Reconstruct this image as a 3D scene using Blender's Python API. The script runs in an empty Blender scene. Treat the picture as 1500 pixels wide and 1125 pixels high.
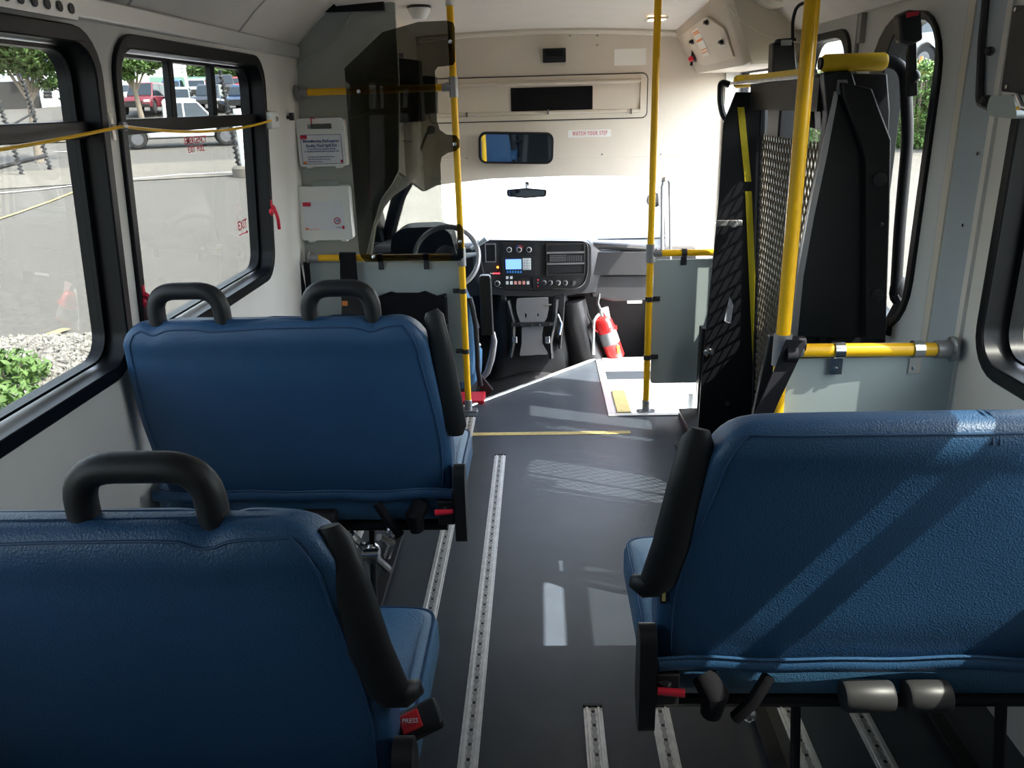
import bpy, bmesh, math, random
from mathutils import Vector, Matrix
from mathutils.geometry import tessellate_polygon
random.seed(7)
scn = bpy.context.scene
COL = scn.collection
PI = math.pi
V = Vector

# ------------------------------------------------------------------ camera model (metres, world frame: +X right, +Y to the front of the bus)
FPX = 1184.1096866
def _unit(v): return v.normalized()
_fw = _unit(V((787-750, -(150-562.5), -FPX)))
_dn = _unit(V((844-750, -(3970-562.5), -FPX)))
_up = -_dn
_rt = _fw.cross(_up)
RM = Matrix((_rt, _fw, _up))            # world = RM @ cam
CAM = V((0, 0, 1.55))
def _ray(px, py): return RM @ V((px-750, -(py-562.5), -FPX))
def PY(px, py, Y): r = _ray(px, py); return CAM + r*(Y/r.y)
def PX(px, py, X): r = _ray(px, py); return CAM + r*(X/r.x)
def PZ(px, py, Z): r = _ray(px, py); return CAM + r*((Z-CAM.z)/r.z)
def PD(px, py, D): r = _ray(px, py); return CAM + r*(D/math.hypot(r.x, r.y))

# ------------------------------------------------------------------ materials
MATS = {}
def mat(name, col, rough=.5, metal=0, spec=.5, bump=0, bscale=200, var=0, vscale=6, emit=None, estr=0, coat=0, stretch=None, btype='NOISE'):
    if name in MATS: return MATS[name]
    m = bpy.data.materials.new(name); m.use_nodes = True
    nt = m.node_tree; b = nt.nodes['Principled BSDF']
    c = (*col, 1) if len(col) == 3 else col
    b.inputs['Base Color'].default_value = c
    b.inputs['Roughness'].default_value = rough
    b.inputs['Metallic'].default_value = metal
    b.inputs['Specular IOR Level'].default_value = spec
    b.inputs['Coat Weight'].default_value = coat
    if emit:
        b.inputs['Emission Color'].default_value = (*emit, 1); b.inputs['Emission Strength'].default_value = estr
    tc = nt.nodes.new('ShaderNodeTexCoord')
    src = tc.outputs['Object']
    if stretch:
        mp = nt.nodes.new('ShaderNodeMapping'); mp.inputs['Scale'].default_value = stretch
        nt.links.new(src, mp.inputs[0]); src = mp.outputs[0]
    if var:
        n = nt.nodes.new('ShaderNodeTexNoise'); n.inputs['Scale'].default_value = vscale; n.inputs['Detail'].default_value = 6
        nt.links.new(src, n.inputs['Vector'])
        r = nt.nodes.new('ShaderNodeMapRange'); r.inputs[1].default_value = .3; r.inputs[2].default_value = .7
        r.inputs[3].default_value = 1-var; r.inputs[4].default_value = 1+var
        nt.links.new(n.outputs['Fac'], r.inputs[0])
        mx = nt.nodes.new('ShaderNodeVectorMath'); mx.operation = 'SCALE'; mx.inputs[0].default_value = c[:3]
        nt.links.new(r.outputs[0], mx.inputs['Scale']); nt.links.new(mx.outputs[0], b.inputs['Base Color'])
    if bump:
        if btype == 'VORONOI':
            n = nt.nodes.new('ShaderNodeTexVoronoi'); o = n.outputs['Distance']
        else:
            n = nt.nodes.new('ShaderNodeTexNoise'); n.inputs['Detail'].default_value = 4; o = n.outputs['Fac']
        n.inputs['Scale'].default_value = bscale
        nt.links.new(src, n.inputs['Vector'])
        bp = nt.nodes.new('ShaderNodeBump'); bp.inputs['Strength'].default_value = bump; bp.inputs['Distance'].default_value = .002
        nt.links.new(o, bp.inputs['Height']); nt.links.new(bp.outputs[0], b.inputs['Normal'])
    MATS[name] = m; return m

def glassmat(name, col, refl=.06, rough=0.0):
    m = bpy.data.materials.new(name); m.use_nodes = True; nt = m.node_tree
    for n in list(nt.nodes):
        if n.type != 'OUTPUT_MATERIAL': nt.nodes.remove(n)
    out = [n for n in nt.nodes if n.type == 'OUTPUT_MATERIAL'][0]
    t = nt.nodes.new('ShaderNodeBsdfTransparent'); t.inputs[0].default_value = (*col, 1)
    g = nt.nodes.new('ShaderNodeBsdfGlossy'); g.inputs['Roughness'].default_value = rough
    lw = nt.nodes.new('ShaderNodeLayerWeight'); lw.inputs[0].default_value = .5
    pw = nt.nodes.new('ShaderNodeMath'); pw.operation = 'POWER'; pw.inputs[1].default_value = 5
    mul = nt.nodes.new('ShaderNodeMath'); mul.operation = 'MULTIPLY_ADD'; mul.inputs[1].default_value = .7; mul.inputs[2].default_value = refl*.5
    nt.links.new(lw.outputs['Facing'], pw.inputs[0]); nt.links.new(pw.outputs[0], mul.inputs[0])
    mx = nt.nodes.new('ShaderNodeMixShader')
    nt.links.new(mul.outputs[0], mx.inputs[0])
    nt.links.new(t.outputs[0], mx.inputs[1]); nt.links.new(g.outputs[0], mx.inputs[2])
    nt.links.new(mx.outputs[0], out.inputs[0])
    MATS[name] = m; return m

M = dict(
 wall=mat('wall_laminate', (.72,.70,.66), .55, var=.03),
 cove=mat('cove_panel', (.68,.65,.61), .6, var=.04),
 ceil=mat('ceiling_panel', (.76,.72,.67), .65, var=.03),
 beige=mat('beige_fibreglass', (.65,.59,.505), .5, bump=.06, bscale=60, var=.03),
 beige2=mat('beige_trim', (.70,.65,.56), .5),
 partition=mat('partition_laminate', (.46,.49,.46), .5, var=.02),
 panel=mat('modesty_panel', (.36,.42,.42), .45, var=.02),
 white=mat('door_paint', (.66,.67,.66), .45),
 bluegrey=mat('pillar_paint', (.45,.50,.54), .4),
 floor=mat('floor_vinyl', (.040,.049,.061), .36, spec=.5, bump=.25, bscale=350, var=.10, vscale=9),
 rubber=mat('black_rubber', (.022,.022,.024), .45, bump=.3, bscale=90, var=.15),
 gasket=mat('black_frame', (.005,.006,.008), .36, spec=.25),
 black=mat('black_plastic', (.010,.011,.013), .42, bump=.12, bscale=600),
 soft=mat('black_foam', (.012,.013,.015), .5, bump=.15, bscale=500),
 blackmetal=mat('black_powder_coat', (.009,.010,.013), .42, spec=.3),
 web=mat('black_webbing', (.011,.011,.014), .8, spec=.15, bump=.5, bscale=700),
 cloth=mat('black_cloth', (.008,.008,.010), .85, spec=.15, bump=.6, bscale=60),
 alu=mat('aluminium', (.74,.74,.72), .42, metal=.85, var=.12, vscale=40),
 alutrim=mat('aluminium_trim', (.72,.72,.70), .38, metal=.6),
 chrome=mat('chrome', (.75,.75,.76), .18, metal=1),
 yellow=mat('yellow_powder_coat', (.90,.50,.008), .36, spec=.35, coat=.12),
 matt=mat('matt_black', (.006,.006,.007), .8, spec=.1),
 foamyellow=mat('yellow_foam', (.80,.52,.01), .5),
 tape=mat('yellow_tape', (.62,.50,.20), .6, var=.1, vscale=40),
 reflect=mat('yellow_stripe', (.60,.50,.02), .5, var=.06, vscale=30),
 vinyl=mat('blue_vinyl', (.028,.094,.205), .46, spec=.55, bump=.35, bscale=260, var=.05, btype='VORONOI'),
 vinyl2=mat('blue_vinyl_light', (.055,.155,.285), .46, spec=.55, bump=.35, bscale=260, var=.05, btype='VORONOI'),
 thread=mat('blue_thread', (.020,.070,.165), .6),
 red=mat('red_plastic', (.70,.02,.05), .4),
 redpaint=mat('red_enamel', (.75,.02,.02), .3, coat=.5),
 redlam=mat('red_step', (.50,.02,.04), .45),
 casewhite=mat('white_case', (.82,.83,.80), .4),
 paper=mat('white_label', (.78,.80,.84), .5),
 ink=mat('blue_ink', (.03,.07,.30), .6),
 redink=mat('red_ink', (.60,.02,.06), .6),
 orange=mat('orange_ink', (.80,.25,.05), .6),
 dash=mat('dash_plastic', (.030,.030,.032), .45, bump=.25, bscale=300),
 dashdark=mat('dash_recess', (.012,.013,.015), .5),
 screenblue=mat('lit_screen', (.05,.1,.3), .3, emit=(.12,.25,.85), estr=.9),
 keyw=mat('white_keys', (.75,.78,.78), .5),
 stepw=mat('step_laminate', (.72,.72,.72), .5),
 tubegrey=mat('grey_tube', (.045,.045,.047), .42),
 steel=mat('steel_grey', (.30,.30,.31), .35, metal=.5),
 darksteel=mat('dark_steel', (.07,.07,.075), .35, metal=.6),
 mesh=mat('expanded_metal', (.10,.082,.058), .55, metal=.3),
 silverlabel=mat('grey_label', (.19,.20,.21), .4),
 asphalt=mat('asphalt', (.112,.104,.090), .9, bump=1.0, bscale=30, var=.22, vscale=14),
 concrete=mat('concrete', (.165,.15,.125), .9, var=.12, vscale=3),
 slot=mat('track_slot', (.38,.38,.37), .45, metal=.7),
 forecourt=mat('pale_glare_apron', (.42,.41,.39), .9, var=.1, vscale=.5),
 hub=mat('wheel_hub', (.16,.16,.17), .4, metal=.6),
 line=mat('line_paint', (.70,.70,.68), .8, var=.1, vscale=10),
 yline=mat('yellow_line_paint', (.62,.45,.16), .8, var=.1, vscale=10),
 grass=mat('grass_turf', (.14,.20,.05), .95, var=.3, vscale=3),
 bark=mat('bark', (.22,.18,.14), .9, var=.2, vscale=20),
 leaf=mat('leaf_green', (.085,.15,.04), .6, var=.35, vscale=1.5),
 leaf2=mat('leaf_bright', (.105,.19,.045), .6, var=.3, vscale=4),
 stone=mat('pebble_stone', (.25,.235,.21), .85, var=.5, vscale=14),
 bwhite=mat('building_white', (.62,.66,.70), .7),
 bblue=mat('building_blue', (.03,.08,.45), .6),
 tyre=mat('tyre', (.02,.02,.02), .8),
 carglass=mat('vehicle_glass', (.02,.03,.04), .08, spec=.8),
 lampglass=mat('headlamp_glass', (.75,.75,.72), .2),
 conem=mat('cone_orange', (.85,.16,.02), .5),
)
doortint = glassmat('door_glass', (.66,.67,.65), .05)
tint = glassmat('tinted_glass', (.465,.475,.46), .05)        # each of the two faces of a pane
clearg = glassmat('clear_glass', (.97,.98,.98), .04)
wsglass = glassmat('windshield_glass', (.97,.98,.97), .04)
smoke = glassmat('smoked_acrylic', (.36,.36,.335), .05)

# ------------------------------------------------------------------ builder
def I3(u, v, w): return V((u, v, w))
def onY(Y0=0): return lambda u, v, w: V((u, Y0+w, v))          # plate standing across the bus
def onX(X0=0): return lambda u, v, w: V((X0+w, u, v))          # plate standing along the bus
def onZ(Z0=0): return lambda u, v, w: V((u, v, Z0+w))
class B:
    def __init__(s): s.v = []; s.f = []
    def add(s, vs, fs):
        n = len(s.v); s.v += [V(a) for a in vs]; s.f += [tuple(i+n for i in f) for f in fs]; return s
    def box(s, lo, hi, R=None, c=None):
        x0,y0,z0 = lo; x1,y1,z1 = hi
        vs = [V(a) for a in ((x0,y0,z0),(x1,y0,z0),(x1,y1,z0),(x0,y1,z0),(x0,y0,z1),(x1,y0,z1),(x1,y1,z1),(x0,y1,z1))]
        if R is not None:
            c = V(c) if c is not None else (V(lo)+V(hi))/2
            vs = [c + R @ (v-c) for v in vs]
        return s.add(vs, [(0,3,2,1),(4,5,6,7),(0,1,5,4),(1,2,6,5),(2,3,7,6),(3,0,4,7)])
    def prism(s, pts, off):
        pts = [V(p) for p in pts]; n = len(pts); off = V(off)
        return s.add(pts+[p+off for p in pts], [tuple(range(n))[::-1], tuple(range(n,2*n))]+[(i,(i+1)%n,(i+1)%n+n,i+n) for i in range(n)])
    def plate(s, outer, holes, mp, w0, w1):
        loops = [outer]+list(holes)
        flat = [p for l in loops for p in l]
        tris = tessellate_polygon([[V((p[0],p[1],0)) for p in l] for l in loops])
        n = len(flat)
        vs = [mp(p[0],p[1],w0) for p in flat]+[mp(p[0],p[1],w1) for p in flat]
        fs = [tuple(t) for t in tris]+[tuple(i+n for i in t[::-1]) for t in tris]
        k = 0
        for l in loops:
            m = len(l)
            for i in range(m): fs.append((k+i, k+(i+1)%m, k+(i+1)%m+n, k+i+n))
            k += m
        return s.add(vs, fs)
    def tube(s, path, r, n=10, closed=False, sq=None):
        path = [V(p) for p in path]; m = len(path)
        rs = r if isinstance(r, (list, tuple)) else [r]*m
        vs = []; fs = []
        up = None
        for i, p in enumerate(path):
            if closed: t = path[(i+1)%m]-path[i-1]
            else: t = path[min(i+1,m-1)]-path[max(i-1,0)]
            t.normalize()
            if up is None:
                up = V((0,0,1)) if abs(t.z) < .9 else V((1,0,0))
            a = t.cross(up)
            if a.length < 1e-5: a = t.cross(V((0,1,0)))
            a.normalize(); b = a.cross(t).normalized(); up = b
            for k in range(n):
                an = 2*PI*k/n; ca, sa = math.cos(an), math.sin(an)
                if sq: ca *= sq[0]; sa *= sq[1]
                vs.append(p+(a*ca+b*sa)*rs[i])
        for i in range(m if closed else m-1):
            j = (i+1)%m
            for k in range(n): fs.append((i*n+k, i*n+(k+1)%n, j*n+(k+1)%n, j*n+k))
        if not closed: fs += [tuple(range(n))[::-1], tuple(range((m-1)*n, m*n))]
        return s.add(vs, fs)
    def cyl(s, a, b, r, n=16, r2=None): return s.tube([a, b], [r, r2 if r2 is not None else r], n)
    def lathe(s, prof, base, axis=(0,0,1), n=20):
        ax = V(axis).normalized(); base = V(base)
        a = ax.cross(V((0,1,0)) if abs(ax.y) < .9 else V((1,0,0))).normalized(); b = ax.cross(a)
        vs = []; fs = []
        for r, h in prof:
            for k in range(n):
                an = 2*PI*k/n; vs.append(base+ax*h+(a*math.cos(an)+b*math.sin(an))*max(r,1e-4))
        for i in range(len(prof)-1):
            for k in range(n): fs.append((i*n+k, i*n+(k+1)%n, (i+1)*n+(k+1)%n, (i+1)*n+k))
        fs += [tuple(range(n))[::-1], tuple(range((len(prof)-1)*n, len(prof)*n))]
        return s.add(vs, fs)
    def loft(s, rings, cap=True):
        n = len(rings[0]); vs = [p for r in rings for p in r]; fs = []
        for i in range(len(rings)-1):
            for k in range(n): fs.append((i*n+k, i*n+(k+1)%n, (i+1)*n+(k+1)%n, (i+1)*n+k))
        if cap: fs += [tuple(range(n))[::-1], tuple(range((len(rings)-1)*n, len(rings)*n))]
        return s.add(vs, fs)
    def ball(s, c, r, n=12):
        rx, ry, rz = (r,)*3 if not isinstance(r, (tuple, list)) else r
        rings = []
        for i in range(1, n//2+1):
            th = PI*i/(n//2+1)
            rings.append([V(c)+V((rx*math.sin(th)*math.cos(2*PI*k/n), ry*math.sin(th)*math.sin(2*PI*k/n), -rz*math.cos(th))) for k in range(n)])
        return s.loft(rings)

def rrect(u0, v0, u1, v1, r, n=6):
    out = []
    for cx, cy, a0 in ((u1-r,v0+r,-90),(u1-r,v1-r,0),(u0+r,v1-r,90),(u0+r,v0+r,180)):
        for k in range(n+1):
            a = math.radians(a0+90*k/n); out.append((cx+r*math.cos(a), cy+r*math.sin(a)))
    return out
def roundpoly(pts, r, n=4):
    out = []; m = len(pts)
    for i in range(m):
        p = V(pts[i]).to_2d(); a = V(pts[i-1]).to_2d()-p; b = V(pts[(i+1)%m]).to_2d()-p
        d = min(r, a.length*.45, b.length*.45)
        p0 = p+a.normalized()*d; p1 = p+b.normalized()*d
        for k in range(n+1):
            t = k/n; q = p0*(1-t)**2+p*2*t*(1-t)+p1*t*t; out.append((q.x, q.y))
    return out
def arc(path, r, n=6):
    """a 3D polyline with its inner corners rounded"""
    path = [V(p) for p in path]; out = [path[0]]
    for i in range(1, len(path)-1):
        p = path[i]; a = path[i-1]-p; b = path[i+1]-p; d = min(r, a.length*.49, b.length*.49)
        p0 = p+a.normalized()*d; p1 = p+b.normalized()*d
        for k in range(n+1):
            t = k/n; out.append(p0*(1-t)**2+p*2*t*(1-t)+p1*t*t)
    return out+[path[-1]]

XF = [Matrix.Identity(4)]
def obj(name, b, m, parent=None, bevel=0, seg=3, smooth=True, angle=35, label=None, sub=0, kind=None, up=False):
    me = bpy.data.meshes.new(name)
    org = parent['_loc'] if parent is not None and '_loc' in parent else None
    vs = [XF[0] @ v for v in b.v]
    me.from_pydata([tuple(v) for v in vs], [], b.f)
    bmx = bmesh.new(); bmx.from_mesh(me); bmesh.ops.recalc_face_normals(bmx, faces=bmx.faces); bmx.to_mesh(me); bmx.free()
    if smooth:
        for p in me.polygons: p.use_smooth = True
        me.set_sharp_from_angle(angle=math.radians(angle))
    me.materials.append(m)
    if up and sum(p.normal.z*p.area for p in me.polygons) < 0: me.flip_normals()
    o = bpy.data.objects.new(name, me); COL.objects.link(o)
    if bevel:
        md = o.modifiers.new('bevel', 'BEVEL'); md.width = bevel; md.segments = seg; md.limit_method = 'ANGLE'; md.angle_limit = math.radians(40)
    if sub:
        md = o.modifiers.new('sub', 'SUBSURF'); md.levels = sub; md.render_levels = sub
    if parent is not None: adopt(o, parent)
    if label: o['label'] = label
    if kind: o['kind'] = kind
    return o
ORG = {}
def adopt(o, parent):
    o.parent = parent
    top = parent
    while top.parent: top = top.parent
    if parent.type == 'EMPTY': o.matrix_parent_inverse = ORG[parent.name].inverted()
def tag(o, label, cat, group=None, kind=None):
    o['label'] = label; o['category'] = cat
    if group: o['group'] = group
    if kind: o['kind'] = kind
    return o
def thing(name, label, cat, loc, group=None):
    o = bpy.data.objects.new(name, None); COL.objects.link(o); o.empty_display_size = .05
    l = XF[0] @ V(loc); o.location = l; ORG[o.name] = Matrix.Translation(l)
    return tag(o, label, cat, group)
def struct(name, b, m, label=None, cat=None, **k):
    o = obj(name, b, m, kind='structure', **k)
    o['label'] = label or name.replace('_', ' '); o['category'] = cat or name.split('_')[0]
    return o
def text(name, s, size, loc, m, parent, rot=(PI/2,0,0), align='CENTER', width=1.0, label=None, space=1.0, fat=.012):
    cu = bpy.data.curves.new(name, 'FONT'); cu.body = s; cu.size = size; cu.extrude = .0004; cu.align_x = align; cu.align_y = 'CENTER'
    cu.space_character = space; cu.space_word = space; cu.resolution_u = 2; cu.offset = size*fat
    o = bpy.data.objects.new(name, cu); COL.objects.link(o)
    o.location = loc; o.rotation_euler = rot; o.scale = (width, 1, 1); cu.materials.append(m)
    bpy.context.view_layer.update()
    me = bpy.data.meshes.new_from_object(o.evaluated_get(bpy.context.evaluated_depsgraph_get()))
    mw = o.matrix_world.copy(); bpy.data.objects.remove(o); bpy.data.curves.remove(cu)
    me.transform(mw); me.name = name; me.materials.clear(); me.materials.append(m)
    o = bpy.data.objects.new(name, me); COL.objects.link(o)
    if parent is not None: adopt(o, parent)
    if label: o['label'] = label
    return o
def copy_thing(root, loc, rz, label, group=None):
    r = root.copy(); COL.objects.link(r); r.location = loc; r.rotation_euler = (0,0,rz); r['label'] = label
    if group: r['group'] = group
    for ch in root.children:
        c = ch.copy(); COL.objects.link(c); c.parent = r
        for g in ch.children:
            d = g.copy(); COL.objects.link(d); d.parent = c
    return r
# ================================================================== SHELL
# left wall leans in slightly: x as a function of height
def xl(z): return -1.20+.067*(z-.85)
def onL(off=0): return lambda u, v, w: V((xl(v)-off-w, u, v))     # u = Y, v = Z, w outward
def onR(off=0): return lambda u, v, w: V((1.17+off+w, u, v))

BACK = -1.6
# floor with the stairwell cut out and the diagonal front edge
fl_out = [(-1.30,BACK),(1.30,BACK),(1.30,4.93),(.337,4.93),(-.39,4.10),(-1.30,4.10)]
b = B(); b.plate(fl_out, [[(.385,3.955),(1.16,3.955),(1.16,4.66),(.385,4.66)]], onZ(0), 0, -.05); struct('floor', b, M['floor'], label='dark grey vinyl floor of the bus')
# stairwell
b = B(); b.box((.375,3.94,-.62),(1.30,4.68,-.60)); b.box((.365,3.94,-.62),(.385,4.67,-.052)); b.box((.365,4.66,-.62),(1.3,4.68,-.052)); b.box((.365,3.935,-.62),(1.3,3.955,-.052))
struct('floor_stairwell', b, M['stepw'], label='white lined entrance stairwell')
b = B(); b.box((.387,3.957,-.60),(.66,4.655,-.20)); b.box((.66,3.957,-.60),(.90,4.655,-.40)); struct('floor_entry_steps', b, M['stepw'], bevel=.006, label='pale entrance steps')
t = thing('grab_pole_stair', 'short white post with a roller standing in the entrance stairwell', 'post', (.80,4.10,-.38))
b = B(); b.cyl((.80,4.10,-.395),(.80,4.10,.06),.016); obj('post', b, M['casewhite'], t)
b = B(); b.ball((.86,4.08,-.33),(.06,.03,.035)); b.ball((.755,4.08,-.35),(.03,.03,.03)); obj('roller', b, M['casewhite'], t)
t.name = 'stairwell_post'
# edge trims
b = B()
b.tube([(-1.15,4.07,.004),(-.40,4.09,.004),(.335,4.90,.004)], .014, 8, sq=(1,.5))
struct('trim_1', b, M['alutrim'], label='aluminium edging along the front of the floor', cat='trim')
b = B(); b.box((.345,3.92,.0),(1.16,3.955,.006)); b.box((.345,3.955,.0),(.385,4.90,.006)); b.box((.385,4.66,0),(1.16,4.93,.006))
struct('trim_2', b, M['alutrim'], bevel=.002, label='aluminium edging around the stairwell', cat='trim')
b = B(); b.box((.395,3.96,.001),(.465,4.30,.010)); struct('trim_3', b, M['tape'], label='yellow grit strip at the stairwell edge', cat='trim')
b = B(); b.box((.385,3.956,-.008),(.475,4.32,.001)); struct('trim_4', b, M['stepw'], label='stairwell ledge', cat='trim')
o = obj('floor_tape', (lambda b: b.box((-.355,3.685,.0005),(.435,3.722,.002)))(B()), M['tape']); tag(o, 'yellow tape strip laid across the floor behind the poles', 'tape')

# left wall with three windows
WL = [(-.22,.94),(1.07,2.235),(2.30,3.58)]
ZB, ZT = .84, 1.76
def wall_windows(side, wins, u0, u1, mp, ztop):
    b = B()
    holes = [rrect(a+.012, ZB+.012, c-.012, ZT-.012, .11) for a, c in wins]
    b.plate([(u0,-.06),(u1,-.06),(u1,ztop),(u0,ztop)], holes, mp, 0, .075)
    return b
b = wall_windows('left', WL, BACK, 4.30, onL(), 1.84); struct('wall_left', b, M['wall'], label='pale laminate left side wall')
WR = [(.92,2.12)]
b = wall_windows('right', WR, BACK, 2.20, onR(), 1.84); struct('wall_right', b, M['wall'], label='pale laminate right side wall')

def bus_window(i, a, c, mp, sgn, bars, tintm, upper, split=None):
    r = struct('window_%d' % i, (lambda b: b.plate(rrect(a,ZB,c,ZT,.12), [rrect(a+.035,ZB+.04,c-.035,ZT-.04,.085)], mp, -.012, .085))(B()), M['gasket'], bevel=.004, seg=2, label='black framed side window')
    g = B(); g.plate(rrect(a+.04,ZB+.05,c-.04,ZT-.045,.08), [rrect(a+.048,ZB+.058,c-.055,ZT-.055,.07)], mp, .045, .082); obj('glazing_frame', g, M['gasket'], r)
    m_ = B(); m_.plate([(a+.05,1.492),(c-.05,1.492),(c-.05,1.535),(a+.05,1.535)], [], mp, .02, .075)
    for t_ in bars: m_.plate([(t_-.018,1.53),(t_+.018,1.53),(t_+.018,ZT-.05),(t_-.018,ZT-.05)], [], mp, .046, .068)
    obj('mullion', m_, M['gasket'], r, bevel=.003)
    g = B(); g.plate([(a+.05,ZB+.05),(c-.05,ZB+.05),(c-.05,1.50),(a+.05,1.50)], [], mp, .055, .060); obj('lower_pane', g, tintm, r)
    if split:
        g = B(); g.plate([(a+.05,1.53),(split,1.53),(split,ZT-.05),(a+.05,ZT-.05)], [], mp, .055, .060); obj('upper_pane', g, tintm, r); a = split-.05
    g = B(); g.plate([(a+.05,1.53),(c-.05,1.53),(c-.05,ZT-.05),(a+.05,ZT-.05)], [], mp, .055, .060); obj('upper_pane', g, upper, r)
    return r
w0 = bus_window(5, *WL[0], onL(), -1, [.36], tint, tint)
w1 = bus_window(1, *WL[1], onL(), -1, [1.5], tint, tint)
w2 = bus_window(2, *WL[2], onL(), -1, [2.79,3.15], tint, tint)
w5 = bus_window(3, *WR[0], onR(), 1, [1.5], tint, clearg, split=1.5)
# red emergency release levers and the red lettering on window 2
def lever(w, Y, z):
    p = onL()(Y, z, -.014)
    b = B(); b.tube(arc([p+V((0,0,.055)), p+V((.012,0,.05)), p+V((.022,.012,0)), p+V((.016,.03,-.05))], .02), .0075, 8); b.ball(p+V((0,0,.03)), (.012,.014,.018)); b.cyl(p+V((0,0,.05)),p+V((0,0,.08)),.008)
    obj('release_lever', b, M['red'], w, label='red emergency release lever')
lever(w2, 3.555, 1.10); lever(w2, 2.318, .99)
def walltext(s, Y, z, size, m, par, name='exit_lettering'):
    p = onL()(Y, z, .05); return text(name, s, size, p, m, par, rot=(PI/2,0,PI/2))
walltext('EXIT', 3.36, 1.10, .052, M['redink'], w2); walltext('EXIT', 2.405, 1.13, .052, M['redink'], w2)
for Y in (3.36, 2.41):
    p = onL()(Y, 1.065, .05); b = B(); b.box(p+V((-.001,-.045,-.002)), p+V((.001,.045,.002))); s = 1 if Y > 3 else -1
    b.prism([p+V((0,s*.06,0)), p+V((0,s*.04,.008)), p+V((0,s*.04,-.008))], (.001,0,0)); obj('exit_arrow', b, M['redink'], w2)
walltext('EMERGENCY', 2.95, 1.455, .034, M['redink'], w2, 'emergency_lettering'); walltext('EXIT  PULL', 2.95, 1.425, .030, M['redink'], w2, 'emergency_lettering')

# seams in the left wall
b = B()
for Y, z0, z1 in ((2.268,0,.86),(3.78,.0,1.75)): b.box((xl(z0)-.02,Y-.004,z0),(xl(z0)+.0,Y+.004,z1))
z0 = .80
# skirting + cove + rail
b = B(); b.plate([(BACK,0),(4.06,0),(4.06,.10),(BACK,.10)], [], onL(-.012), 0, .012); struct('baseboard_left', b, M['wall'], label='left wall kick strip', cat='baseboard')
b = B(); b.plate([(BACK,1.775),(4.08,1.775),(4.08,1.83),(BACK,1.83)], [], onL(-.022), 0, .03); struct('trim_5', b, M['alutrim'], bevel=.006, label='aluminium rail over the left windows', cat='trim')
b = B(); b.plate([(BACK,1.775),(2.2,1.775),(2.2,1.83),(BACK,1.83)], [], onR(-.022), 0, .03); struct('trim_6', b, M['alutrim'], bevel=.006, label='aluminium rail over the right windows', cat='trim')
def cove(sgn, Y0, Y1, nm, lab):
    b = B(); rings = []
    prof = [(1.14,1.82),(1.06,1.90),(.97,1.975),(.90,2.025),(.90,2.06),(1.26,2.06),(1.26,1.82)]
    rings = [[V((sgn*x,Y,z)) for x, z in prof] for Y in (Y0,Y1)]
    b.loft(rings); return struct(nm, b, M['cove'], label=lab, cat='cove')
cove(-1, BACK, 4.12, 'ceiling_cove_left', 'pale sloping cove panel above the left windows')
cove(1, BACK, 3.95, 'ceiling_cove_right', 'pale sloping cove panel above the right windows')
# cove joint strips and screws
for i, Y in enumerate((1.2,2.42,3.3)):
    b = B(); pr = [(1.137,1.823),(1.057,1.903),(.967,1.978),(.90,2.026)]
    b.tube([V((-x,Y,z)) for x, z in pr], .006, 6); struct('trim_%d' % (7+i), b, M['cove'], label='joint strip in the left cove', cat='trim')
# ceiling: flat, then an arched front section that dips towards the bulkhead
def cz(x, Y):
    base = 2.03 if Y <= 4.0 else 2.03-(Y-4.0)/1.1*.082
    return base-.045*min(1, max(0, (Y-3.6)/.6))*(x/.95)**2
b = B(); ys = [BACK,0,2,3.6,4.0,4.3,4.6,4.85,5.12]; xs = [-.92+1.86*i/20 for i in range(21)]
grid = [[V((x,Y,cz(x,Y))) for x in xs] for Y in ys]
n = len(xs); vs = [p for r in grid for p in r]; vs += [p+V((0,0,.05)) for p in vs]
fs = []; N = len(ys)*n
for i in range(len(ys)-1):
    for k in range(n-1):
        a = i*n+k; fs += [(a,a+1,a+n+1,a+n), (a+N,a+n+N,a+n+1+N,a+1+N)]
b.add(vs, fs); struct('ceiling', b, M['ceil'], label='pale ceiling panel')
# roof skin and rear wall close the body
b = B(); b.box((-1.30,BACK,2.07),(1.30,5.25,2.12)); struct('ceiling_roof', b, M['white'], label='roof of the bus')
b = B(); b.plate([(-1.30,-.06),(1.30,-.06),(1.30,2.08),(-1.30,2.08)], [], onY(BACK), 0, -.05); struct('wall_back', b, M['wall'], label='rear wall of the bus')

# L-tracks let into the floor
def track(x, Y0, Y1, label, ch=.0):
    t = thing('floor_track', label, 'track', (x,Y1,0), 'seat tracks in the floor')
    b = B(); hw = .026
    b.plate([(x-hw,Y0),(x+hw,Y0),(x+hw,Y1),(x-hw,Y1)], [], onZ(0), .0, .0035)
    b.box((x-.019,Y0,.0035),(x-.0115,Y1,.007)); b.box((x+.0115,Y0,.0035),(x+.019,Y1,.007)); obj('rail', b, M['alu'], t, bevel=.001, seg=1)
    b = B(); b.box((x-.0052,Y0,.0034),(x+.0052,Y1,.0050))
    y = Y1-.03
    while y > max(Y0, 1.3):
        b.lathe([(.0080,0),(.0080,.0009)], (x,y,.0045), n=10); y -= .0254
    obj('slot', b, M['slot'], t)
    b = B(); y = Y1-.018
    while y > max(Y0, 1.3): b.lathe([(.0052,0),(.0052,.0006)], (x,y,.0053), n=8); y -= .0508
    obj('slot_hole', b, M['dashdark'], t, kind='stuff')
    b = B(); b.box((x-hw,Y1,0),(x+hw,Y1+.012,.008)); obj('end_cap', b, M['black'], t, bevel=.002)
track(-.197, BACK+.1, 3.44, 'long aluminium seat track running down the aisle just right of the left seats')
track(-.372, BACK+.1, 3.93, 'aluminium seat track partly under the aisle edge of the left seats')
track(-.72, BACK+.1, 3.93, 'aluminium seat track deep under the left seats')
track(.125, BACK+.1, 1.78, 'short aluminium seat track by itself in the aisle, left of the right seat')
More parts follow.
